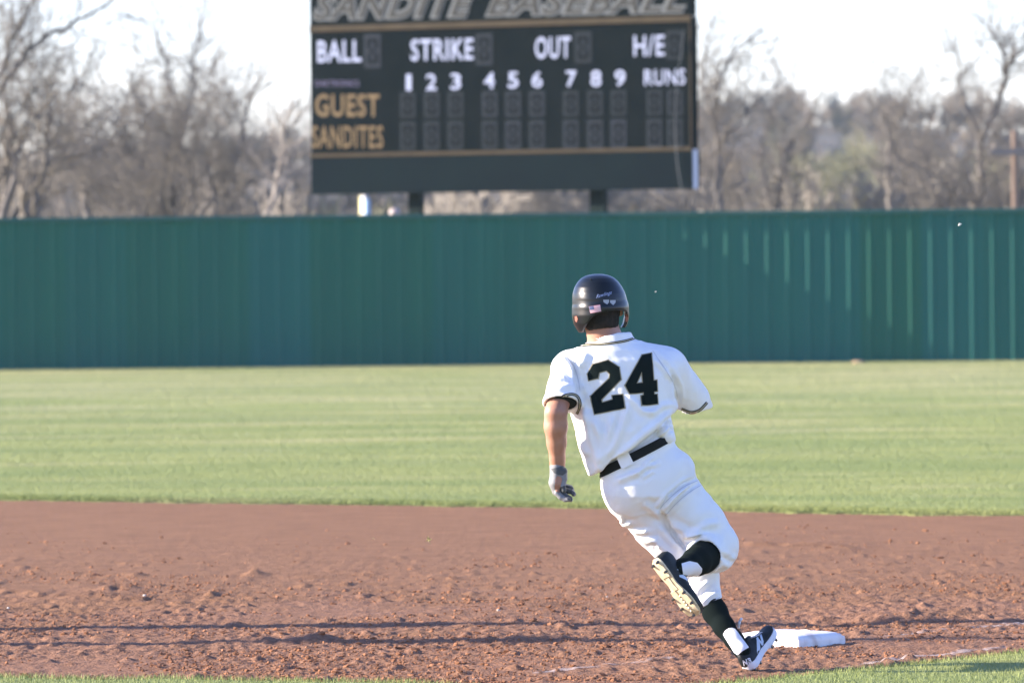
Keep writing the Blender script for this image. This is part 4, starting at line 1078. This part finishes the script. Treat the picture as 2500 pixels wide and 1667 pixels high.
drape('sleeve_stripe', band(lc, 3.4, 1.3) + band(lc, -1.3, -3.4), ALL['jersey'], .002, M_NUM, sub=5); drape('sleeve_stripe', band(lc, 1.3, -1.3), ALL['jersey'], .0025, M_TAN, sub=5)
rc = curve(z8([(1425, 852), (1500, 882), (1550, 882), (1610, 855), (1668, 792)]), 14)
drape('sleeve_stripe', band(rc, 3.4, 1.3) + band(rc, -1.3, -3.4), ALL['jersey'], .002, M_NUM, sub=5); drape('sleeve_stripe', band(rc, 1.3, -1.3), ALL['jersey'], .0025, M_TAN, sub=5)
M_SEAM = cloth('grey seam stitching', (.50, .50, .54, 1))  # grey of the thin ribbons laid along the seam lines
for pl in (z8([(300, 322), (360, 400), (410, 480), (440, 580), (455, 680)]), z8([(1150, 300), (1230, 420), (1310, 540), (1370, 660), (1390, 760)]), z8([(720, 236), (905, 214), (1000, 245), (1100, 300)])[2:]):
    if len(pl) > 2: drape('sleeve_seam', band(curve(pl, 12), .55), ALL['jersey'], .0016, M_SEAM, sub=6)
# undershirt in the left sleeve
u = SDF(L_SH - .2, L_SH + np.array((.16, .16, .14)), .005)
u.cone(P(1390, 925, -.03), L_CUFF - ARMD * .015, R(31), R(36), 0); u.cut(L_CUFF - ARMD * .0, cuffN)
V, F = u.mesh(1); wear('undershirt', V, F, M_UNDER)

# ---------------- trousers
t = SDF(P(1440, 1510, -.30), P(1830, 1060, .24), .0042)
def pants_core(t, g=0.0):
    t.loft([tor(1060, 1560, 84 + g, .130), tor(1092, 1562, 86 + g, .134), tor(1120, 1560, 92 + g, .140), tor(1170, 1568, 99 + g, .148), tor(1210, 1578, 96 + g, .150), tor(1250, 1592, 66 + g, .10)], .02, 2.2)
    t.cone(P(1625, 1160, 0), P(1612, 1200, 0), R(74 + g), R(74 + g), .03)
    t.cone(P(1540, 1188, -.02), P(1545, 1205, -.02), R(69 + g), R(66 + g), .03)
pants_core(t)
t.cone(P(1618, 1180, .0), P(1700, 1272, .02), R(76), R(63), .012); t.cone(P(1700, 1272, .02), P(1745, 1336, .03), R(63), R(57), .03)
t.cone(P(1745, 1336, .03), P(1716, 1362, -.11), R(55), R(44), .02)
# left leg blended separately so the crease between the legs stays sharp
t2 = SDF(t.lo, t.lo + (t.n - 1) * t.h, t.h)
t2.cone(P(1542, 1195, -.02), P(1597, 1285, .03), R(68), R(47), .02); t2.cone(P(1597, 1285, .03), P(1672, 1375, .05), R(46), R(42), .02)
t2.cone(P(1672, 1375, .05), P(1718, 1408, .03), R(42), R(33), .02); t2.cone(P(1718, 1408, .03), P(1735, 1482, -.02), R(32), R(34), .02)
D2 = t2.D[:t.n[0], :t.n[1], :t.n[2]]; k = .008; hh = np.clip(.5 + .5 * (t.D - D2) / k, 0, 1); t.D = (t.D * (1 - hh) + D2 * hh - k * hh * (1 - hh)).astype(np.float32)
WN = np.array((-.447, 0, .894)); WC = P(1545, 1108)    # waist plane
TFULL = t.D.copy()
t.cut(WC, WN, k=.004)
t.cut(P(1733, 1474, 0), (.475, -.06, -.88), lo=P(1640, 1520, -.3), hi=P(1830, 1440, .3))
SHN = P(1668, 1384, -.33) - P(1745, 1336, .03); SHN /= np.linalg.norm(SHN)
RC = P(1720, 1358, -.095)
sl, (X, Y, Z) = t.region(P(1620, 1440, -.3), P(1800, 1300, -.078))
d = (X - RC[0]) * SHN[0] + (Y - RC[1]) * SHN[1] + (Z - RC[2]) * SHN[2]
t.D[sl] = np.maximum(t.D[sl], d.astype(np.float32))
inn = SDF(t.lo, t.lo + (t.n - 1) * t.h, t.h); inn.cone(P(1738, 1342, -.02), P(1708, 1366, -.15), R(38), R(39), 0); inn.cone(P(1736, 1484, -.02), P(1740, 1510, -.03), R(28), R(29), 0)
t.D = np.maximum(t.D, -inn.D[:t.n[0], :t.n[1], :t.n[2]])
V, F = t.mesh(2)
def z2(pts_): return [(1300 + x / 2.613, 1050 + y / 2.613) for x, y in pts_]
folds = [(z2([(800, 500), (870, 420), (960, 350), (1060, 300)]), 5, -7), (z2([(845, 545), (930, 440), (1030, 350), (1080, 330)]), 5, -5), (z2([(820, 520), (900, 430), (1000, 350)]), 4, 4),
         (z2([(800, 500), (850, 580), (920, 690), (990, 770)]), 5, -6), (z2([(700, 230), (780, 170)]), 5, 5), (z2([(640, 290), (720, 240), (800, 210)]), 6, 6), (z2([(690, 310), (780, 250)]), 5, 4),
         (z2([(530, 330), (620, 290), (700, 270)]), 7, 5), (z2([(560, 560), (590, 590), (640, 600)]), 5, 6), (z2([(650, 640), (700, 650), (740, 640)]), 5, 5), (z2([(720, 700), (790, 700), (830, 760)]), 6, 5),
         (z2([(870, 580), (930, 620), (1000, 660), (1100, 640)]), 8, 6), (z2([(940, 680), (1050, 660), (1160, 690)]), 7, 6), (z2([(1040, 640), (1120, 600), (1200, 590)]), 8, 4), (z2([(700, 460), (760, 500), (800, 540)]), 8, 4),
         (z2([(1190, 780), (1250, 830), (1300, 840)]), 6, -4), (z2([(1210, 880), (1250, 850), (1290, 800)]), 5, 5), (z2([(1020, 1090), (1070, 1010), (1130, 960)]), 5, 5), (z2([(1060, 1120), (1130, 1060), (1190, 1030)]), 5, 4),
         (z2([(800, 600), (860, 680), (930, 760)]), 7, 5), (z2([(860, 420), (800, 480), (800, 560)]), 5, 4)]
V0_ = V; V = wrinkle(V, F, folds, [((8, 8, 4), -30, 6.5, 15), ((20, 20, 9), -35, 3.2, 19), ((45, 45, 16), -35, 1.1, 39)])
ww_ = sstep(.022, .055, -(V0_ - WC) @ WN)[:, None]; V = V0_ * (1 - ww_) + V * ww_
ALL['trousers'] = bvh(V, F)
trousers = wear('trousers', V, F, M_PANTS)
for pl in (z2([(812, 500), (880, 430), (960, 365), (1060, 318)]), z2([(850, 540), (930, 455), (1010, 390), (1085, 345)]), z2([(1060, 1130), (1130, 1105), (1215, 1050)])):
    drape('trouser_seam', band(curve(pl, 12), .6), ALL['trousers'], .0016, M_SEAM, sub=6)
# belt: a band around the waist with loops
bl = SDF(t.lo, t.lo + (t.n - 1) * t.h, t.h)
BCN = P(1545, 1112)
bl.D = np.maximum(TFULL - .0055, -(TFULL + .004)).astype(np.float32)
bl.cut(BCN + WN * .019, WN); bl.cut(BCN - WN * .019, -WN)
lp = SDF(t.lo, t.lo + (t.n - 1) * t.h, t.h); lp.D = (TFULL - .007).astype(np.float32); LOOPS = bvh(*lp.mesh(1))
V, F = bl.mesh(1); ALL['belt'] = bvh(V, F); belt = wear('belt', V, F, M_BELT)
for (a, b_, w) in (((1518, 1106), (1533, 1138), 16),):
    drape('belt_loop', band([a, ((a[0] + b_[0]) / 2, (a[1] + b_[1]) / 2), b_], w), LOOPS, .003, M_PANTS, sub=5)

# ---------------- socks
k1 = SDF(P(1620, 1440, -.48), P(1800, 1300, .05), .004)
k1.chain([(P(1735, 1345, -.02), R(37)), (P(1716, 1361, -.10), R(37)), (P(1700, 1370, -.19), R(34)), (P(1684, 1378, -.27), R(26)), (P(1668, 1384, -.34), R(21)), (P(1655, 1388, -.37), R(20))], .02)
V, F = k1.mesh(2); ALL['sock1'] = bvh(V, F); so = wear('sock', V, F, M_SOCK)
drape('white_sock_patch', [z2([(950, 850), (1000, 835), (1050, 845), (1080, 880), (1078, 905), (1060, 925), (1040, 935), (1010, 950), (960, 920)])], ALL['sock1'], .002, M_SOCKW, so, sub=5)
k2 = SDF(P(1680, 1650, -.32), P(1880, 1440, .12), .004)
k2.chain([(P(1737, 1474, -.02), R(28)), (P(1746, 1494, -.035), R(29.5)), (P(1768, 1530, -.09), R(25)), (P(1793, 1562, -.14), R(22)), (P(1812, 1588, -.18), R(21))], .02)
V, F = k2.mesh(2); ALL['sock2'] = bvh(V, F); so = wear('sock', V, F, M_SOCK)
def z98(pts_): return [(1740 + x / 9.8, 1500 + y / 9.8) for x, y in pts_]
drape('white_sock_patch', [z98([(255, 470), (300, 380), (380, 325), (460, 315), (530, 340), (585, 400), (640, 480), (860, 780), (720, 860), (600, 960), (520, 900), (300, 550)])], ALL['sock2'], .002, M_SOCKW, so, sub=5)

# ---------------- shoes
def shoe(heel, toe, up, L, mside, mout, parent_label):
    heel, toe = np.array(heel), np.array(toe); f = (toe - heel) / np.linalg.norm(toe - heel); up = np.array(up, float); up -= f * up.dot(f); up /= np.linalg.norm(up); sd = np.cross(f, up)
    tt = np.linspace(0, 1, 30)
    W = np.interp(tt, [0, .03, .1, .25, .42, .58, .72, .85, .94, 1], [.014, .026, .034, .034, .026, .038, .049, .047, .036, .012])
    H = np.interp(tt, [0, .04, .12, .25, .36, .46, .6, .75, .88, .96, 1], [.055, .082, .095, .092, .090, .083, .062, .052, .046, .036, .018])
    LIFT = np.interp(tt, [0, .1, .6, .85, 1], [.006, 0, 0, .004, .018])
    cen = np.interp(tt, [0, .3, .6, 1], [0, 0, .003, -.006])
    def w(x, y, z): return heel + f * (x * L) + sd * y + up * z
    root = bpy.data.objects.new('shoe', None)
    n = 24; V = []
    for i, t_ in enumerate(tt):
        for j in range(n):
            a = 2 * math.pi * j / n; cx, sx = math.cos(a), math.sin(a)
            prof = .026
            if sx >= 0: V.append(w(t_, cen[i] + W[i] * .96 * np.sign(cx) * abs(cx) ** .75 * (1 - .35 * sx), LIFT[i] + prof + (H[i] - prof) * sx ** .8))
            else: V.append(w(t_, cen[i] + W[i] * .94 * np.sign(cx) * abs(cx) ** .75, LIFT[i] + prof + .010 * sx))
    F = [(i * n + j, i * n + (j + 1) % n, (i + 1) * n + (j + 1) % n, (i + 1) * n + j) for i in range(len(tt) - 1) for j in range(n)]
    V0 = len(V); V += [w(0, 0, .03), w(1, cen[-1], LIFT[-1] + .022)]
    F += [(V0, (j + 1) % n, j, j) for j in range(n)] + [(V0 + 1, (len(tt) - 1) * n + j, (len(tt) - 1) * n + (j + 1) % n, (len(tt) - 1) * n + (j + 1) % n) for j in range(n)]
    def tri(F): return [tuple(dict.fromkeys(x)) for x in F]
    def mk(name, V, F, m, parent, smooth=True):
        bm = bmesh.new(); vv = [bm.verts.new(tuple(v)) for v in V]
        for x in tri(F):
            try: bm.faces.new([vv[i] for i in x])
            except ValueError: pass
        bmesh.ops.recalc_face_normals(bm, faces=bm.faces[:]); me = bpy.data.meshes.new(name); bm.to_mesh(me); bm.free()
        me.polygons.foreach_set('use_smooth', np.full(len(me.polygons), smooth)); me.set_sharp_from_angle(angle=math.radians(50))
        o = link(name, me, m, parent)
        return o, me
    up_o, me = mk('shoe', V, F, M_SHOE, runner); up_o.location = Vector(-BASEPT)
    if parent_label: up_o['label'] = parent_label
    surf = BVHTree.FromPolygons([tuple(v) for v in V], tri(F))
    def slab(name, m, wscale, z0, z1, t0=0.0, t1=1.0, flare=1.0, yshift=0.0):
        ts = np.linspace(t0, t1, 24); top, bot = [], []
        for t_ in ts:
            ww = np.interp(t_, tt, W) * wscale; c = np.interp(t_, tt, cen) + yshift; l = np.interp(t_, tt, LIFT)
            top.append((w(t_, c + ww, l + z1), w(t_, c - ww, l + z1))); bot.append((w(t_, c + ww * flare, l + z0), w(t_, c - ww * flare, l + z0)))
        V = []; 
        for a, b_ in zip(top, bot): V += [a[0], a[1], b_[0], b_[1]]
        F = []
        for i in range(len(ts) - 1):
            a, b_ = 4 * i, 4 * i + 4
            F += [(a, b_, b_ + 1, a + 1), (a + 2, a + 3, b_ + 3, b_ + 2), (a, a + 2, b_ + 2, b_), (a + 1, b_ + 1, b_ + 3, a + 3)]
        F += [(0, 1, 3, 2), (4 * len(ts) - 4, 4 * len(ts) - 2, 4 * len(ts) - 1, 4 * len(ts) - 3)]
        return mk(name, V, F, m, up_o)
    slab('midsole', mside, 1.02, .004, .023, 0, 1, 1.03)
    slab('outsole', mout, .99, -.002, .0035, 0, 1, .97)
    slab('heel_plate', mout, .80, -.007, -.0025, .03, .30); slab('forefoot_plate', mout, .42, -.007, -.0025, .55, .93, 1, .020); slab('forefoot_plate', mout, .42, -.007, -.0025, .52, .95, 1, -.022)
    slab('arch_bar', mout, .35, -.005, -.0025, .31, .52)
    for (x, y) in ((.05, .016), (.07, -.018), (.22, .022), (.60, .036), (.62, -.040), (.78, .036), (.80, -.034), (.95, .0)):
        MB().tube(w(x, y, -.004), w(x, y * 1.03, -.017), .0075, .0045, 8).build('stud', M_STUD, up_o)
    for x in np.linspace(.62, .88, 6):
        MB().tube(w(x, .001, -.003), w(x + .012, .002, -.010), .005, .003, 6).build('rubber_lug', mout, up_o)
    # tongue, collar and laces
    MB().tube(w(.34, 0, .085), w(.48, 0, .080), .016, .014, 10).build('tongue', M_SHOE, up_o, smooth=True)
    for x in np.linspace(.46, .72, 6):
        hh = float(np.interp(x, tt, H)); a = w(x, -.018, hh - .002); c = w(x + .01, 0, hh + .004); d_ = w(x, .018, hh - .002)
        m = MB(); m.tube(a, c, .0028, .0028, 6); m.tube(c, d_, .0028, .0028, 6); m.build('lace', M_SHOEW, up_o)
    bpy.data.objects.remove(root)
    return up_o, surf, w
sh1, sf1, w1 = shoe(P(1597, 1366, -.425), P(1700, 1505, -.40), (.585, .67, .45), .295, M_SHOE, M_CREAM, 'raised shoe showing its cream studded sole')
def z5(pts_): return [(1560 + x / 8.71, 1340 + y / 8.71) for x, y in pts_]
z4 = z5
for pg in (z5([(800, 430), (850, 418), (980, 490), (1080, 610), (1070, 640), (1000, 600), (900, 490)]), z5([(850, 555), (930, 540), (1060, 640), (1135, 770), (1110, 785), (990, 650), (860, 590)]),
           z5([(400, 205), (530, 205), (640, 350), (765, 560), (730, 585), (600, 480), (520, 330)])):
    drape('side_stripe', [pg], sf1, .0012, M_BLUEW, sh1, sub=6)
sh2, sf2, w2 = shoe(P(1830, 1638, -.20), P(1888, 1546, .03), (-.70, -.42, .60), .295, M_SHOEW, M_SHOEW, 'planted shoe with toe raised toward the base')
for pg in (z98([(1000, 465), (1050, 450), (1120, 620), (1135, 800), (1085, 985), (1055, 880), (1050, 600)]), z98([(1050, 545), (1090, 560), (1215, 700), (1180, 745)]), z98([(1105, 410), (1150, 398), (1215, 640), (1205, 725), (1165, 645)])):
    drape('letter_logo', [pg], sf2, .0012, M_BLUEW, sh2, sub=6)
Vt, Ft = text_mesh('NB', .03, 0); mn, mx = Vt[:, :2].min(0), Vt[:, :2].max(0); Vt = (Vt[:, :2] - mn) / (mx - mn)
o_, ux, uy = np.array((745., 1220.)), np.array((190., -75.)), np.array((-35., -130.))
drape('heel_letters', [[tuple(np.array((1740, 1500)) + (o_ + ux * Vt[i][0] + uy * Vt[i][1]) / 9.8) for i in f] for f in Ft if len(f) > 2], sf2, .0012, M_SHOEW, sh2, sub=30)
# loose lace end whipping up
m = MB(); ps = [P(1803, 1533, -.03), P(1803, 1527, -.035), P(1806, 1516, -.035), P(1811, 1508, -.03)]
for a, b_ in zip(ps[:-1], ps[1:]): m.tube(a, b_, .006, .0055, 8)
o = m.build('loose_lace', M_SHOEW, sh2, smooth=True)

# ---------------- left hand in a batting glove: palm, four curled fingers, thumb
gdy = -.085
g_ = SDF(P(1325, 1240, gdy - .09), P(1420, 1130, gdy + .09), .0022)
g_.chain([(P(1360, 1139, gdy), R(18.5)), (P(1361, 1152, gdy), R(18)), (P(1358, 1178, gdy), R(18)), (P(1361, 1197, gdy + .005), R(14))], .006, 1.25)
g_.chain([(P(1372, 1152, gdy - .015), R(14)), (P(1376, 1168, gdy - .02), R(9)), (P(1374, 1186, gdy - .028), R(6.5)), (P(1377, 1197, gdy - .03), R(5.5))], .004)
for ch in (((1364, 1190, .030), (1380, 1187, .035), (1393, 1190, .025), (1396, 1194, .010)), ((1362, 1197, .012), (1382, 1197, .010), (1397, 1201, 0), (1401, 1206, -.012)),
           ((1362, 1204, -.008), (1379, 1209, -.012), (1391, 1216, -.018), (1393, 1220, -.028)), ((1360, 1203, -.026), (1369, 1213, -.030), (1380, 1219, -.034), (1387, 1219, -.04))):
    g_.chain([(P(x, y, gdy + d), R(r)) for (x, y, d), r in zip(ch, (7.4, 6.8, 6.2, 5.6))], .0022)
V, F = g_.mesh(1); ALL['glove'] = bvh(V, F)
glove = wear('batting_glove', V, F, M_GLOVE)
def z13(pts_): return [(1320 + x / 13.07, 1120 + y / 13.07) for x, y in pts_]
drape('wrist_strap', [z13([(330, 320), (520, 275), (700, 210), (800, 260), (840, 420), (700, 520), (560, 500), (430, 450)])], ALL['glove'], .0012, M_GLOVED, glove, sub=3)
drape('palm_opening', [z13([(470, 640), (530, 540), (640, 570), (690, 650), (650, 820), (600, 960), (590, 1080), (480, 1040), (450, 900)])], ALL['glove'], .0012, M_SKIN, glove, sub=3)
drape('dark_finger_leather', [z13([(640, 900), (740, 850), (900, 860), (1010, 880), (1040, 950), (990, 1000), (1090, 1070), (1080, 1110), (960, 1150), (1010, 1280), (990, 1330), (860, 1290), (760, 1180), (640, 1060)])], ALL['glove'], .0012, M_GLOVED, glove, sub=2.5)

# ================================================================== SMALL THINGS
def lump(name, px, py, size, m, label, cat, z=None, Y=None, group=None, seed=0, flat=.7):
    rng = np.random.default_rng(seed); bm = MB().ball((0, 0, 0), 1, 2)
    for v in bm.bm.verts: v.co = v.co * size * (1 + rng.normal(0, .14)); v.co.z *= flat
    o = bm.build(name, m, None, smooth=True); g = ground(px, py) if Y is None else at(px, py, Y)
    zz = float(dirt_h(np.array(g[0]), np.array(g[1]))) + size * .35 if Y is None else g[2]
    o.location = (g[0], g[1], zz); return tag(o, label, cat, group)
M_PEB = mat('white pebble', (.50, .45, .40, 1), .8)
for px, py, lab, s_ in ((353, 1461, 'white pebble left of centre behind the pole shadow lines', .008), (20, 1487, 'white pebble at the left edge of the dirt', .008), (1217, 1495, 'white pebble on the dirt left of the raised shoe', .008),
                      (1482, 1455, 'tiny white pebble just left of the runner\'s raised sole', .006), (1595, 1640, 'tiny white pebble near the bottom by the planted foot', .006)):
    lump('pebble', px, py, s_, M_PEB, lab, 'pebble', seed=px, group='white pebbles on the dirt')
M_TUFT = mat('torn grass', (.22, .22, .07, 1), .8, col2=(.42, .36, .14, 1), vscale=60)
def tuft(px, py, Y, size, label, n=26, seed=1):
    rng = np.random.default_rng(seed); c = at(px, py, Y); V, F = [], []
    for i in range(n):
        d = rng.normal(0, 1, 3); d /= np.linalg.norm(d); p = rng.normal(0, size * .25, 3); s_ = np.cross(d, rng.normal(0, 1, 3)); s_ /= np.linalg.norm(s_)
        L = size * rng.uniform(.5, 1.2); w_ = size * .09; k = len(V)
        V += [p - s_ * w_, p + s_ * w_, p + d * L]; F.append((k, k + 1, k + 2))
    o = wmesh('grass_tuft', V, F, M_TUFT, smooth=False); o.location = Vector(c); return tag(o, label, 'grass tuft')
tuft(1046, 1317, 26.3, .017, 'torn tuft of grass flying through the air above the dirt', seed=4)
tuft(912, 1313, 26.3, .009, 'tiny shred of dry grass in the air left of the flying tuft', 10, 5)
M_BUG = mat('pale insect', (.75, .75, .65, 1), .6)
def insect(px, py, Y, s_, label):
    c = at(px, py, Y); t_ = thing('flying_insect', label, 'insect', c, 'insects in the air')
    MB().ball((0, 0, 0), s_ * .3, 1, (2.2, 1, 1)).build('body', M_BUG, t_, smooth=True)
    m = MB(); m.ball((0, 0, s_ * .5), s_ * .5, 1, (.5, .15, 1)); m.build('wing', M_BUG, t_, smooth=True)
    m = MB(); m.ball((s_ * .6, 0, s_ * .45), s_ * .5, 1, (1, .15, .5)); m.build('wing', M_BUG, t_, smooth=True)
insect(2342, 550, 27, .011, 'pale winged insect flying in front of the right end of the green fence')
insect(1600, 713, 30, .006, 'tiny pale insect in the air right of the helmet')
lump('leaf_clump', 2095, 889, .13, mat('dry leaves', (.26, .19, .11, 1), .95, var=.3, vscale=20), 'clump of dry leaves caught at the foot of the green fence', 'leaf litter', Y=98.3, seed=5, flat=.5)
# kicked up crumbs of dirt behind the planted foot
rng = np.random.default_rng(77); m_ = 260
c = ground(1640, 1590); XYZ = np.stack((c[0] + rng.normal(0, .09, m_), c[1] + rng.normal(0, .2, m_), np.abs(rng.normal(0, .045, m_)) + .01), 1)
V = (ICOV[None] * np.clip(np.exp(rng.normal(math.log(.0012), .5, m_)), .0006, .004)[:, None, None] + XYZ[:, None]).reshape(-1, 3)
o = wmesh('kicked_dirt', V, (ICOF[None] + 12 * np.arange(m_)[:, None, None]).reshape(-1, 3), M_CLOD, kind='stuff'); o['label'] = 'dust and crumbs kicked up beside the planted foot'

# thin spring haze over the whole place
m = bpy.data.materials.new('haze'); m.use_nodes = True; hn = m.node_tree.nodes; hn.remove(hn['Principled BSDF'])
pv = hn.new('ShaderNodeVolumePrincipled'); pv.inputs['Color'].default_value = (.74, .94, .96, 1); pv.inputs['Density'].default_value = 0.00016
pv.inputs['Anisotropy'].default_value = 0.2
m.node_tree.links.new(pv.outputs[0], hn['Material Output'].inputs['Volume'])
MB().box((0, 470, 14.5), (920, 1080, 33)).build('haze', m, None, kind='stuff')
